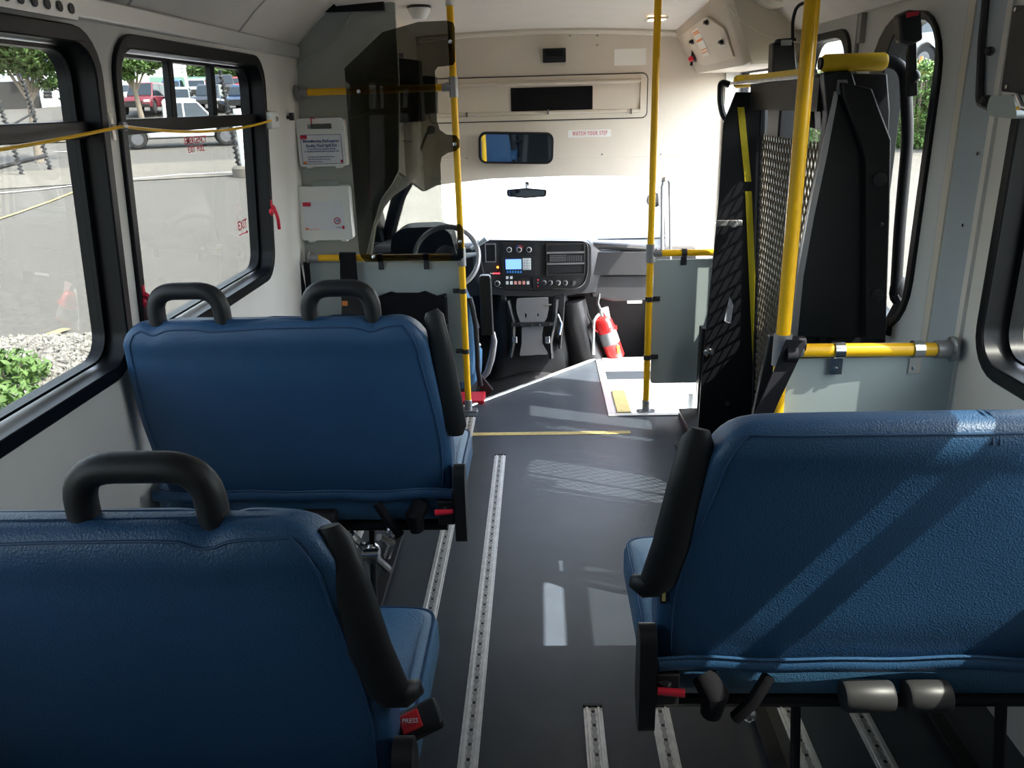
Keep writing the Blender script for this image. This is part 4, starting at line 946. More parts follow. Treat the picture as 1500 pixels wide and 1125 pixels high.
    # belt tubes and buckles hanging under the hem
    for u0, u1, r, m_ in cyls or ():
        b = B(); b.lathe([(r*.9,0),(r,.006),(r,u1-u0-.006),(r*.9,u1-u0)], V((X(u0),Y0-.012,z0-.062)), (-s,0,0), 20); obj('belt_tube', b, M[m_], t)
    b = B(); b.tube([V((X(.10),Y0+.005,z0-.02)),V((X(.12),Y0-.025,z0-.05)),V((X(.115),Y0-.02,z0-.10))], [.026,.030,.022], 12); b.tube([V((X(.17),Y0-.01,z0-.12)),V((X(.20),Y0-.02,z0-.07)),V((X(.235),Y0,z0-.02))], .014, 10); obj('belt_loop', b, M['web'], t)
    b = B(); b.ball(V((X(.20),Y0-.005,z0-.115)), (.016,.014,.02)); obj('belt_anchor', b, M['chrome'], t)
    if side_tag:
        b = B(); b.box((X0-.001+s*.0-.004,Y0+.02,.60),(X0+.003,Y0+.026,.66)); p = bp(.006,.60,-.045); b = B(); b.box(p+V((-.004,-.002,-.0)), p+V((.009,.002,.052))); tg = obj('care_label', b, M['black'], t)
        b = B(); b.box(p+V((-.001,-.003,.006)), p+V((.006,-.002,.046))); obj('label_print', b, M['tape'], tg)
    return t, X, Y0
W = .925
sA, XA, YA = bench('double_seat', -.268, 2.70, 1, W+.01, 'blue double seat in the middle left with two black grab handles in view', (.193,.368,.613,.797), ztop=1.008, frame_x=(.28,.70), cyls=((.36,.47,.030,'black'),(.50,.60,.030,'black'),(.80,.87,.03,'black')))
# light speckled lining strip on the aisle edge of the middle seat
sB, XB, YB_ = bench('double_seat', -.262, 1.607, 1, W+.01, 'blue double seat in the near left corner with a single grab handle in view', (.232,.429,.66,.83), ztop=.982, frame_x=(.28,.70), arm_out=True, cyls=((.36,.47,.030,'black'),(.50,.60,.030,'black')))
sC, XC, YC = bench('double_seat', .228, 1.92, -1, W+.008, 'blue double seat on the right, without grab handles, streaked with sunlight', (), ztop=1.003, taper=.085, frame_x=(.33,.78), arm_out=True, side_tag=True, cyls=((.385,.485,.033,'tubegrey'),(.515,.60,.033,'tubegrey')))
# vertical double seam on top of the right seat
b = B()
for d in (0,.012):
    u = .56+d; b.tube([V((XC(u),YC+.058-.15*(z-.435)+o_,z)) for z, o_ in ((.963,-.056),(.988,-.040),(1.001,-.018),(1.004,.0),(1.001,.02))], .0022, 6)
obj('top_seam', b, M['thread'], sC)
# seat belt buckle on the near left seat
t = thing('seat_belt_buckle', 'black belt buckle with a red press button beside the near left seat', 'buckle', (-.255,1.25,.35))
p = V((-.236,1.185,.487)); Rb = Matrix.Rotation(math.radians(28),3,'X') @ Matrix.Rotation(math.radians(-8),3,'Y') @ Matrix.Rotation(math.radians(-66),3,'Z')
b = B(); b.box(p-V((.028,.045,.014)), p+V((.028,.045,.014)), Rb); bk = obj('housing', b, M['black'], t, bevel=.008)
b = B(); b.box(p+V((-.018,-.028,.012)), p+V((.018,.010,.017)), Rb, p); rb = obj('press_button', b, M['redpaint'], bk, bevel=.002)
txt = text('button_lettering', 'PRESS', .012, p+Rb @ V((0,-.009,.0175)), M['casewhite'], None, rot=(Rb @ Matrix.Rotation(math.radians(66),3,'Z')).to_euler()); adopt(txt, bk); 
b = B(); b.tube([p+Rb @ V((-.01,-.02,-.01)), V((-.275,1.16,.42)), V((-.285,1.15,.33)), V((-.30,1.16,.22))], [.016,.018,.018,.016], 10, sq=(1.3,.6)); obj('stalk', b, M['soft'], t)

# ================================================================== WHEELCHAIR LIFT (folded up)
lift = thing('wheelchair_lift', 'folded black wheelchair lift with yellow stripes, standing inside the right lift doors', 'wheelchair lift', (.95,3.2,0))
def px_of(z): return .915+.045*(1.42-z)                # the folded platform leans out at the bottom
def onP(off=0): return lambda u, v, w: V((px_of(v)+off+w, u, v))
# base plate and yellow inner edge
b = B(); b.box((.70,2.62,.0),(1.15,3.90,.05)); obj('base_plate', b, M['blackmetal'], lift, bevel=.006)
b = B(); b.box((.628,2.70,.0005),(.70,3.55,.012)); tr = obj('threshold_plate', b, M['black'], lift, bevel=.003)
b = B(); b.plate([(.645,2.76),(.70,2.76),(.70,3.545),(.645,3.545)], [], onZ(.012), 0, .003); obj('yellow_edge', b, M['reflect'] if False else M['foamyellow'], tr)
# platform frame and mesh
Y0p, Y1p = 2.655, 3.53
b = B(); b.plate([(Y0p,.10),(Y1p,.10),(Y1p,1.60),(Y0p,1.60)], [[(Y0p+.012,.20),(Y1p-.012,.20),(Y1p-.012,1.50),(Y0p+.012,1.50)]], onP(), 0, .02); obj('platform_frame', b, M['blackmetal'], lift, bevel=.003)
b = B(); gu0, gu1, gv0, gv1 = Y0p+.01, Y1p-.01, .20, 1.40
cw, ch = .036, .064; sl = ch/cw
def strand(u0, v0, d):
    ts = []
    # line v = v0 + d*sl*(u-u0)
    ua, ub = gu0, gu1
    va, vb = v0, v0+d*sl*(gu1-gu0)
    def clip(ua, va, ub, vb):
        for lim, sgn in ((gv0,1),(gv1,-1)):
            ia, ib = sgn*(va-lim) >= 0, sgn*(vb-lim) >= 0
            if not ia and not ib: return None
            if ia != ib:
                f = (lim-va)/(vb-va); uc = ua+f*(ub-ua)
                if ia: ub, vb = uc, lim
                else: ua, va = uc, lim
        return ua, va, ub, vb
    r = clip(ua, va, ub, vb)
    if r:
        P = onP(.012); b.tube([P(r[0],r[1],0), P(r[2],r[3],0)], .0036, 4)
v = gv0-sl*(gu1-gu0)
while v < gv1: strand(gu0, v, 1); v += ch
v = gv0
while v < gv1+sl*(gu1-gu0): strand(gu0, v, -1); v += ch
obj('expanded_metal_mesh', b, M['mesh'], lift, smooth=False)
b = B(); b.box((px_of(.8)+.02,2.838,.2),(px_of(.8)+.03,2.852,1.50)); obj('rib', b, M['blackmetal'], lift)
b = B(); b.plate([(Y0p,1.50),(Y1p,1.50),(Y1p,1.59),(Y0p,1.59)], [], onP(.0), -.004, .0); obj('upper_plate', b, M['blackmetal'], lift)
# far tower
b = B(); q = [(1060,180),(1078,135),(1117,135),(1119,200),(1128,600),(1062,640),(1022,640),(1027,560),(1043,400),(1052,300)]
hole = [(1061,470),(1069,434),(1075,448),(1071,474)]
YF = 3.54
b.plate([P2(x,y,YF) for x, y in q], [[P2(x,y,YF) for x, y in hole]], onY(YF), 0, .012); ft = obj('side_flange', b, M['blackmetal'], lift, bevel=.003)
for pp in (((1080,157),(1090,157),(1100.5,266),(1091,266)),((1091.5,280),(1101,280),(1114,586),(1105,586))):
    b = B(); b.prism([PY(x,y,YF-.001) for x, y in pp], (0,-.002,0)); obj('yellow_stripe', b, M['reflect'], ft)
b = B(); b.lathe([(.022,0),(.022,.01),(.012,.016)], PY(1038,516,YF), (0,-1,0), 14); b.lathe([(.014,0),(.012,.01)], PY(1065,590,YF), (0,-1,0), 12); obj('pivot_bolt', b, M['chrome'], ft)
b = B(); b.tube(arc([PY(x,y,3.75) for x, y in ((1068,124),(1056,120),(1055,150),(1060,172),(1075,182))], .04), .014, 8); obj('hook_lever', b, M['blackmetal'], lift)
b = B(); p = PY(1052,327,YF-.03); b.box(p+V((-.012,-.012,-.012)), p+V((.10,.012,.012))); b.lathe([(.016,0),(.016,.02)], p+V((.06,-.012,0)), (0,-1,0), 12); obj('latch_arm', b, M['steel'], lift, bevel=.003)
b = B(); b.box((.79,3.86,.0),(.835,3.93,.48)); fp = obj('front_post', b, M['blackmetal'], lift, bevel=.006)
b = B(); b.box((.785,3.855,.0),(.825,3.865,.20)); obj('post_cover', b, M['chrome'], fp, bevel=.002)
# bridge plate on top
b = B(); b.box((.845,2.72,1.600),(.955,4.06,1.612)); bp_ = obj('bridge_plate', b, M['alu'], lift, bevel=.002)
b = B(); b.box((.842,2.72,1.612),(.862,3.54,1.630)); obj('yellow_lip', b, M['foamyellow'], bp_)
b = B(); b.box((.868,2.68,1.50),(.895,3.53,1.598)); obj('hinge_plate', b, M['blackmetal'], lift)
# handrails with foam grips
def foam(p0, p1, r=.026):
    b = B(); d = (V(p1)-V(p0)).normalized(); b.lathe([(r*.8,0),(r,.008),(r,(V(p1)-V(p0)).length-.008),(r*.8,(V(p1)-V(p0)).length)], p0, d, 20); return b
hn = [PY(1200,93,2.66), PY(1298,90,2.66)]
b = B(); pth = arc([hn[0], hn[1]+V((.055,0,0)), PY(1330,200,2.66), PY(1318,330,2.66), PY(1312,430,2.66)], .06, 8); b.tube(pth, .018, 12); nh = obj('handrail', b, M['blackmetal'], lift)
obj('foam_grip', foam(hn[0]+V((.008,0,0)), hn[1]), M['foamyellow'], nh)
b = B(); b.ball(PY(1316,425,2.66), (.03,.02,.05)); b.tube([PY(1311,430,2.66),PY(1318,445,2.66),PY(1305,470,2.66),PY(1300,490,2.66)], .02, 8); obj('lower_hook', b, M['blackmetal'], nh)
hf = [PY(1076,120,3.72), PY(1128,116,3.72)]
b = B(); b.tube([hf[0], hf[1]+V((.06,0,0))], .018, 12); fh = obj('handrail', b, M['blackmetal'], lift); obj('foam_grip', foam(hf[0], hf[1]+V((.04,0,0))), M['foamyellow'], fh)
# near arm assembly
YN = 2.63
q = [(1207,106),(1248,104),(1262,150),(1270,235),(1268,315),(1268,495),(1160,495),(1170,405),(1188,315),(1205,225),(1212,170)]
b = B(); b.plate([P2(x,y,YN) for x, y in q], [], onY(YN), 0, .05); na = obj('inner_arm', b, M['blackmetal'], lift, bevel=.006)
b = B(); b.plate([P2(x,y,YN-.004) for x, y in ((1222,134),(1229,134),(1212,225),(1193,315),(1177,405),(1168,495),(1158,495),(1168,405),(1184,315),(1203,225))], [], onY(YN-.004), 0, .006); obj('bright_edge', b, M['steel'], na)
q = [(1234,120),(1278,130),(1306,204),(1304,315),(1298,497),(1268.5,497),(1268.5,235),(1255,190),(1236,142)]
b = B(); b.plate([P2(x,y,YN-.035) for x, y in q], [], onY(YN-.035), 0, .03); oa = obj('outer_arm', b, M['blackmetal'], lift, bevel=.006)
for (px, py), r in (((1288,263),.022),((1284,432),.020),((1289,329),.008)):
    b = B(); b.lathe([(r,0),(r,.008),(r*.6,.010)], PY(px,py,YN-.036), (0,-1,0), 16); obj('pivot_cap', b, M['black'], oa)
b = B(); b.plate([P2(x,y,2.72) for x, y in ((1196,108),(1296,108),(1300,160),(1298,200),(1255,200),(1225,160),(1200,190))], [], onY(2.70), 0, .06); obj('top_bracket', b, M['blackmetal'], lift, bevel=.004)
b = B(); b.lathe([(.03,0),(.03,.03)], PY(1222,128,2.65), (1,0,0), 12); obj('spring_pin', b, M['steel'], lift)
b = B(); b.tube([PX(1188,105,.93),PX(1190,150,.93),PX(1195,182,.93)], .022, 8); obj('stop_lever', b, M['blackmetal'], lift)
b = B(); b.box((1.03,3.66,.05),(1.14,3.85,1.55)); obj('tower', b, M['blackmetal'], lift, bevel=.01)
b = B(); b.plate([P2(x,y,2.66) for x, y in ((1130,495),(1305,495),(1300,640),(1100,640))], [], onY(2.68), 0, .03); obj('lower_cover', b, M['blackmetal'], lift, bevel=.005)
# hand control on the top plate, belt buckle post at the near rail
t = thing('hand_control', 'black hand control standing on top of the folded lift, with a cable going up', 'hand control', PY(1150,112,3.3))
b = B(); b.prism([PY(x,y,3.30) for x, y in ((1131,110),(1133,62),(1164,60),(1168,108))], (0,.07,0)); hc = obj('body', b, M['black'], t, bevel=.008)
b = B(); b.prism([PY(x,y,3.27) for x, y in ((1136,62),(1139,57),(1166,55),(1167,60))], (0,.03,0)); obj('hanger', b, M['black'], t, bevel=.003)
b = B(); b.box(PY(1152,64,3.262)+V((-.02,0,-.006)), PY(1160,60,3.262)+V((.0,.006,.004))); obj('clip', b, M['chrome'], t)
b = B(); b.tube(arc([PY(x,y,3.4) for x, y in ((1161,56),(1161,30),(1167,8),(1185,2))], .05), .0065, 8); obj('cable', b, M['black'], t)
t = thing('belt_buckle', 'black belt buckle with red button on a post at the near end of the lift', 'buckle', PY(1334,145,2.6))
b = B(); b.prism([PY(x,y,2.58) for x, y in ((1316,22),(1333,14),(1350,15),(1353,58),(1336,66),(1320,62))], (0,.045,0)); bk = obj('housing', b, M['black'], t, bevel=.008)
b = B(); b.prism([PY(x,y,2.576) for x, y in ((1328,18),(1347,16),(1346,22),(1328,26))], (0,.004,0)); obj('red_button', b, M['red'], bk)
b = B(); b.prism([PY(x,y,2.60) for x, y in ((1331,60),(1343,60),(1345,140),(1330,142))], (0,.02,0)); b.ball(PY(1338,112,2.6), .02); obj('post', b, M['black'], t, bevel=.003)
# webbing strap from the near pole
t = thing('tie_strap', 'wide black strap slung from the near yellow pole down to the lift', 'strap', PY(1160,510,2.13))
b = B(); b.prism([PY(x,y,2.135) for x, y in ((1152,498),(1180,499),(1178,510),(1160,548),(1140,590),(1128,618),(1100,618),(1118,580),(1136,538))], (0,.004,0)); b.tube([V((.672,2.145,.880)),V((.70,2.145,.880))], .0235, 14); b.cyl(PY(1153,504,2.17),PY(1178,504,2.17),.0225,16); obj('webbing', b, M['web'], t)
# ================================================================== OUTSIDE
def lerp_table(D, T):
    for (d0,z0),(d1,z1) in zip(T, T[1:]):
        if D <= d1: return z0+(z1-z0)*(D-d0)/(d1-d0)
    return T[-1][1]
TL = [(0,-.75),(14,-.75),(27,-.40),(42,.12),(60,1.75),(80,2.9),(130,4.5)]
TR = [(0,-.75),(5,-.75),(20,.45),(21.5,.6),(22.5,1.35),(30,2.0),(40,2.5),(130,4)]
def gz(x, y):
    D = math.hypot(x, y); w = smooth_((x/max(D,1e-3)-.12)/.25) if y > -5 else (1 if x > 0 else 0)
    return lerp_table(D, TL)*(1-w)+lerp_table(D, TR)*w
def ground_at(px, py):
    r = _ray(px, py); t = .0005; last = CAM
    while t < 1:
        p = CAM+r*t
        if p.z < gz(p.x, p.y): return V((p.x, p.y, gz(p.x, p.y)))
        t *= 1.01
    return p
def polar(name, r0, r1, a0, a1, m, off=0, nr=30, na=60, lab=None, thick=.03):
    b = B(); vs = []; fs = []
    for i in range(nr+1):
        D = r0+(r1-r0)*(i/nr)**(2 if r0 < 1 else 1)
        for k in range(na+1):
            a = math.radians(a0+(a1-a0)*k/na); x, y = D*math.sin(a), D*math.cos(a); vs.append(V((x,y,gz(x,y)+off)))
    n = na+1
    for i in range(nr):
        for k in range(na): fs.append((i*n+k,i*n+k+1,(i+1)*n+k+1,(i+1)*n+k))
    b.add(vs, fs); return struct(name, b, m, label=lab, cat='ground', angle=80, up=True)
polar('ground', .01, 125, -180, 180, M['asphalt'], nr=110, na=240, lab='grey asphalt of the car park and road')
polar('sidewalk', 27.5, 33.0, -50, -15, M['concrete'], .025, 16, 60, 'pale concrete strip beside the road')
polar('grass_verge', 46.5, 49.5, -50, -9, M['grass'], .05, 8, 60, 'grass verge across the road')
polar('sidewalk_far', 44.5, 46.5, -50, -9, M['concrete'], .05, 8, 60, 'far kerb and path')
polar('forecourt', 6, 70, -14.5, 13, M['forecourt'], .03, 60, 40, 'pale ground added in front of the bus to whiten the windshield view')  # added ground, paler than the asphalt so the windshield view burns out
def gline(name, pts, w, m, lab):
    P = [ground_at(*p) for p in pts]; b = B()
    for i in range(len(P)-1):
        n_ = 10; d = (P[i+1]-P[i]).to_2d().normalized(); s_ = V((-d.y,d.x))*w/2
        for k in range(n_):
            p = P[i].lerp(P[i+1],k/n_); q = P[i].lerp(P[i+1],(k+1)/n_)
            vs = [V((c.x,c.y,gz(c.x,c.y)+.03)) for c in ((p.to_2d()+s_),(q.to_2d()+s_),(q.to_2d()-s_),(p.to_2d()-s_))]
            b.add(vs, [(0,1,2,3)])
    return struct(name, b, m, label=lab, cat='marking', up=True)
gline('road_marking', [(-60,290),(60,279),(150,268),(260,258),(345,254)], .16, M['line'], 'white line along the near side of the road')
gline('parking_line', [(-30,334),(30,313),(75,296),(135,272)], .08, M['yline'], 'thin yellow line on the asphalt')
gline('parking_line', [(38,508),(98,486)], .12, M['yline'], 'yellow paint mark beside the gravel bed')
for a, c, l in (((80,224.5),(100,223.5),'left'),((218,217),(236,216),'middle'),((289,214),(307,213),'right')): gline('road_dash', [a,c], .25, M['line'], l+' white dash of the road centre line')
# gravel bed
bed = [ground_at(*p) for p in ((-40,505),(60,500),(130,497),(200,492),(230,540),(180,620),(60,700),(-80,720))]
b = B(); b.add([p+V((0,0,.03)) for p in bed], [tuple(range(len(bed)))]); bedf = struct('gravel_bed', b, M['stone'], label='base of the gravel bed', cat='ground')
b = B(); ctr = sum(bed, V())/len(bed)
def inpoly(x, y):
    c = False; j = len(bed)-1
    for i in range(len(bed)):
        if (bed[i].y > y) != (bed[j].y > y) and x < (bed[j].x-bed[i].x)*(y-bed[i].y)/(bed[j].y-bed[i].y)+bed[i].x: c = not c
        j = i
    return c
xsb = [p.x for p in bed]; ysb = [p.y for p in bed]; cnt = 0
OCT = [V(v) for v in ((1,0,0),(-1,0,0),(0,1,0),(0,-1,0),(0,0,1),(0,0,-1),(.7,.7,.3),(-.7,.6,.4),(.6,-.7,.4),(-.6,-.7,.3))]
while cnt < 6500:
    x, y = random.uniform(min(xsb),max(xsb)), random.uniform(min(ysb),max(ysb))
    if not inpoly(x, y): continue
    r = random.uniform(.022,.05); c = V((x,y,-.75+.035+random.uniform(0,.03))); cnt += 1
    R = Matrix.Rotation(random.uniform(0,6.28),3,'Z') @ Matrix.Rotation(random.uniform(0,3),3,'X')
    vs = [c+R @ V((v.x*r,v.y*r*.8,v.z*r*.6)) for v in OCT[:6]]
    b.add(vs, [(0,2,4),(2,1,4),(1,3,4),(3,0,4),(2,0,5),(1,2,5),(3,1,5),(0,3,5)])
o = obj('gravel', b, M['stone'], smooth=False); tag(o, 'pale rounded gravel beside the car park below the left window', 'gravel', kind='stuff')
def leaves(b, c, rad, n, size, flat_=1):
    for _ in range(n):
        while True:
            d = V((random.uniform(-1,1),random.uniform(-1,1),random.uniform(-1,1)))
            if .25 < d.length < 1: break
        p = V(c)+V((d.x*rad[0],d.y*rad[1],d.z*rad[2])); s = size*random.uniform(.6,1.3)
        R = Matrix.Rotation(random.uniform(0,6.28),3,'Z') @ Matrix.Rotation(random.uniform(-1,1),3,'X') @ Matrix.Rotation(random.uniform(-.8,.8),3,'Y')
        vs = [p+R @ V(v)*s for v in ((-.35,0,0),(0,-.9,.05),(.35,0,0),(0,.9,.05))]
        b.add(vs, [(0,1,2,3)])
def shrub(px, py, rad, n, label, size=.055):
    p = ground_at(px, py); t = thing('shrub', label, 'shrub', p, 'low shrubs by the gravel')
    b = B(); leaves(b, p+V((0,0,rad[2]*.7)), rad, n, size); obj('foliage', b, M['leaf2'], t, smooth=False)
    b = B()
    for k in range(7): b.tube([p, p+V((math.cos(k)*rad[0]*.5,math.sin(k)*rad[1]*.5,rad[2]*1.1))], .008, 5)
    obj('stems', b, M['bark'], t)
shrub(8,575,(.42,.35,.22),900,'leafy green shrub at the left edge, upper of the two beside the gravel')
shrub(20,640,(.55,.40,.22),1300,'leafy green shrub lower down below the gravel, just over the window frame')
shrub(172,506,(.08,.08,.14),60,'small weed at the edge of the gravel near the window pillar',.03)
# trees
def tree(px, py, D, label, crowns, n, lsize, tw):
    p = PD(px, py, D); p.z = gz(p.x, p.y); t = thing('tree', label, 'tree', p)
    c0 = PD(*crowns[0][:2], D); top = V((c0.x, c0.y, c0.z))
    b = B(); tr = [p.lerp(top, f) for f in (0,.25,.5,.75,1)]; b.tube(tr, [tw,tw*.8,tw*.7,tw*.55,tw*.3], 10)
    for cx_, cy_, rx, rz in crowns[1:]:
        q = PD(cx_, cy_, D); b.tube([tr[2], tr[3].lerp(q,.4), q], [tw*.4,tw*.3,.02], 6)
    obj('trunk', b, M['bark'], t)
    b = B()
    for cx_, cy_, rx, rz in crowns:
        q = PD(cx_, cy_, D); k_ = D/1184
        for j in range(9):
            d = V((random.uniform(-.6,.6)*rx*k_, random.uniform(-.6,.6)*rx*k_, random.uniform(-.55,.55)*rz*k_)); leaves(b, q+d, (rx*k_*.5,rx*k_*.5,rz*k_*.42), max(3,int(n*rx*rz/9/sum(c_[2]*c_[3] for c_ in crowns))), lsize)
    obj('crown', b, M['leaf'], t, smooth=False)
tree(60,248,36,'street tree with a pale trunk, seen through the left rear window',[(30,62,52,34),(-10,70,50,36),(70,60,45,28),(105,88,32,14),(20,98,45,16),(88,122,30,10),(100,140,12,8),(-40,80,40,40)],15000,.13,.16)
tree(207,166,52,'street tree in front of the red vehicle, seen through the upper left front window',[(188,92,30,20),(150,85,35,24),(215,82,28,14),(236,92,16,6),(180,112,18,8)],8000,.16,.17)
t = thing('tree', 'dense green trees behind the parked cars on the right of the upper window', 'tree', ground_at(310,150))
p = PD(305,108,97); b = B(); b.tube([V((p.x,p.y,gz(p.x,p.y))), p], .3, 8); obj('trunk', b, M['bark'], t)
b = B()
for k in range(16): leaves(b, PD(298+k*3.2,104+random.uniform(-5,6),97+random.uniform(-2,2)), (2.2,2.2,1.6), 320, .38)
obj('crown', b, M['leaf'], t, smooth=False)
# wooded slope far behind on the left
t = thing('hillside_trees', 'dark wooded slope above the orange roof at the far left', 'trees', PD(90,80,105)); t['kind'] = 'stuff'
b = B()
for k in range(40): leaves(b, PD(-30+k*5.2,52+random.uniform(-14,12),112+random.uniform(-3,3)), (4.5,4.5,3.5), 160, .8)
obj('crown', b, M['leaf'], t, smooth=False)
# buildings
def wallbox(px0, px1, pyt, pyb, D0, D1, m, par, name, depth=6):
    p0 = PD(px0,pyb,D0); p1 = PD(px1,pyb,D1); t0 = PD(px0,pyt,D0); d = V((p0.x,p0.y)).normalized()*depth
    b = B(); z0 = min(gz(p0.x,p0.y), gz(p1.x,p1.y))-1; zt_ = t0.z
    b.prism([(p0.x,p0.y,z0),(p1.x,p1.y,z0),(p1.x+d.x,p1.y+d.y,z0),(p0.x+d.x,p0.y+d.y,z0)], (0,0,zt_-z0)); return obj(name, b, m, par)
t = thing('garage_building', 'white building with a blue edge behind the street tree, far left', 'building', ground_at(90,150))
wallbox(52,178,99,150,66,74,M['bwhite'],t,'wall'); wallbox(50,180,94,99,65.8,73.8,M['bwhite'],t,'parapet')
p0 = PD(50,97,65.5); p1 = PD(180,97,73.5); b = B(); b.prism([p0,p1,p1+V((0,.3,0)),p0+V((0,.3,0))], (0,0,.35)); obj('blue_edge', b, M['bblue'], t)
wallbox(-60,58,112,150,70,66,M['bwhite'],t,'canopy_front',4)
b = B(); p0 = PD(24,112,64); p1 = PD(58,108,64.5); b.prism([p0,p1,p1+V((0,1,0)),p0+V((0,1,0))], (0,0,1.0)); obj('blue_awning', b, M['bblue'], t)
b = B(); p0 = PD(-40,122,64); p1 = PD(48,118,65); b.prism([p0,p1,p1+V((0,.3,-2.0)),p0+V((0,.3,-2.0))], (0,.1,0)); obj('dark_opening', b, M['tyre'], t)
b = B(); 
for k in range(5): p = PD(70,122+k*5,64.5); b.box(p+V((-.25,-.1,-.1)), p+V((.25,.1,.1)))
obj('window_slots', b, M['tyre'], t)
t = thing('brick_roof_house', 'far building with an orange roof behind the white garage', 'building', PD(110,92,95))
wallbox(40,140,84,100,92,92,mat('cream_render',(.62,.57,.48),.8),t,'wall'); wallbox(70,150,90,99,88,88,mat('orange_roof',(.42,.17,.09),.8),t,'roof')
t = thing('warehouse', 'long white warehouse behind the parked cars', 'building', ground_at(250,140))
wallbox(165,312,68,135,104,110,M['bwhite'],t,'wall')
t = thing('site_fence', 'green screened fence in front of the white warehouse', 'fence', ground_at(250,140))
wallbox(222,330,113,138,91,92,mat('green_screen',(.16,.30,.24),.8),t,'screen',.1)
# vehicles -------------------------------------------------------------
def vehicle(name, label, cat, px, py, dist, heading, L, Wd, H, paint, kind='car', group=None, scale=1.0):
    g = PD(px, py, dist); g.z = gz(g.x, g.y); XF[0] = Matrix.Translation(g) @ Matrix.Rotation(math.radians(heading),4,'Z') @ Matrix.Scale(scale,4)
    t = thing(name, label, cat, (0,0,0), group); hw = Wd/2; gc = .28 if kind == 'car' else .42; wr = .33 if kind == 'car' else .40
    bh = H*.56 if kind != 'truck' else H*.57
    if kind == 'truck': prof = [(-L/2,gc),(-L/2,bh*.97),(-L*.10,bh),(L*.27,bh),(L*.46,bh*.90),(L/2,bh*.80),(L/2,gc)]; cab = [(-L*.115,bh-.02),(-L*.10,H-.03),(-L*.06,H),(L*.10,H),(L*.14,H-.06),(L*.26,bh-.02)]
    elif kind == 'suv': prof = [(-L/2,gc),(-L/2+.04,bh),(L*.22,bh),(L*.46,bh*.93),(L/2,bh*.75),(L/2,gc)]; cab = [(-L*.48,bh-.02),(-L*.44,H-.03),(-L*.38,H),(L*.06,H),(L*.10,H-.05),(L*.24,bh-.02)]
    else: prof = [(-L/2,gc),(-L/2,bh*.90),(-L*.42,bh*1.02),(L*.20,bh),(L*.44,bh*.84),(L/2,bh*.66),(L/2,gc)]; cab = [(-L*.42,bh-.02),(-L*.26,H-.05),(-L*.18,H),(L*.04,H),(L*.08,H-.04),(L*.24,bh-.02)]
    axs = (-L*.31, L*.31)
    # side outline with wheel arches
    out = []
    low = [(-L/2,gc)]
    for ax_ in axs: low += [(ax_+1.22*wr*math.cos(a), max(gc, wr+1.22*wr*math.sin(a))) for a in [PI-k*PI/8 for k in range(9)]]
    low += [(L/2,gc)]
    poly = low+prof[::-1][1:-1]
    b = B(); b.plate(poly, [], lambda u,v,w: V((u,w,v)), -hw, hw); body = obj('body', b, paint, t, bevel=.07, seg=3)
    if kind == 'truck':
        pass
    b = B(); ins = hw*.80; tp = hw*.70
    lo = [V((u,0,z)) for u, z in cab]; zmx = H
    def sec(sg): return [V((u, sg*(ins-(ins-tp)*(z-bh)/(H-bh)), z)) for u, z in cab]
    b.loft([sec(-1), sec(1)]); cb = obj('cabin', b, paint, body, bevel=.05, seg=2)
    # side glass
    for sg in (-1,1):
        def gp(u, z): return V((u, sg*(ins-(ins-tp)*(z-bh)/(H-bh)+.006), z))
        c0 = cab[0][0]; c1 = cab[-1][0]; zt_ = H-.10; zb_ = bh+.03
        f0 = c0+(cab[1][0]-c0)*.9+.12; f1 = cab[4][0]-.02
        mid = (f0+f1)/2+.05; b = B()
        for q in ([(c0+.22,zb_),(f0,zt_),(mid-.04,zt_),(mid-.04,zb_)], [(mid+.04,zb_),(mid+.04,zt_),(f1,zt_),(c1-.16,zb_)]): b.prism([gp(*p) for p in q], (0,sg*.01,0))
        obj('side_window', b, M['carglass'], body)
    w_ = lambda u0,z0,u1,z1,in0,in1,o_: [V((u0+o_,-in0,z0)),V((u0+o_,in0,z0)),V((u1+o_,in1,z1)),V((u1+o_,-in1,z1))]
    b = B(); b.prism(w_(cab[-1][0]-.06,bh+.05,cab[4][0]+.005,H-.09,ins*.93,tp*.93,.02), (.01,0,.01)); obj('windshield', b, M['carglass'], body)
    b = B(); b.prism(w_(cab[0][0],bh+.06,cab[1][0],H-.09,ins*.9,tp*.9,-.015), (-.01,0,.01)); obj('rear_window', b, M['carglass'], body)
    for i, ax_ in enumerate(axs):
        for sg in (-1,1):
            b = B(); b.lathe([(wr*.9,0),(wr,.03),(wr,.20),(wr*.9,.23)], (ax_,sg*(hw-.01),wr), (0,-sg,0), 20); wh = obj('wheel', b, M['tyre'], t)
            b = B(); b.lathe([(wr*.62,-.005),(wr*.5,.0),(wr*.15,-.01)], (ax_,sg*(hw-.01),wr), (0,-sg,0), 16); obj('wheel_hub', b, M['hub'], wh)
    b = B()
    for sg in (-1,1): b.box((L/2-.05,sg*hw*.78-.18,bh*.66),(L/2+.012,sg*hw*.78+.18,bh*.80))
    obj('headlamp', b, M['lampglass'], body, bevel=.02)
    b = B(); b.box((L/2-.04,-hw*.5,bh*.50),(L/2+.015,hw*.5,bh*.74)); b.box((L/2-.05,-hw*.95,gc),(L/2+.03,hw*.95,gc+.16)); obj('grille', b, M['tyre'], body, bevel=.02)
    if kind == 'truck':
        b = B(); b.box((-L/2+.08,-hw+.10,bh-.02),(-L*.125,hw-.10,bh+.004)); obj('cargo_bed', b, M['tyre'], body)
        b = B(); b.box((-L/2-.09,-hw*.95,gc),(-L/2+.02,hw*.95,gc+.16)); obj('rear_bumper', b, M['chrome'], body, bevel=.02)
    XF[0] = Matrix.Identity(4); return t
def paint(n, c): return mat('paint_'+n, c, .3, coat=.6)
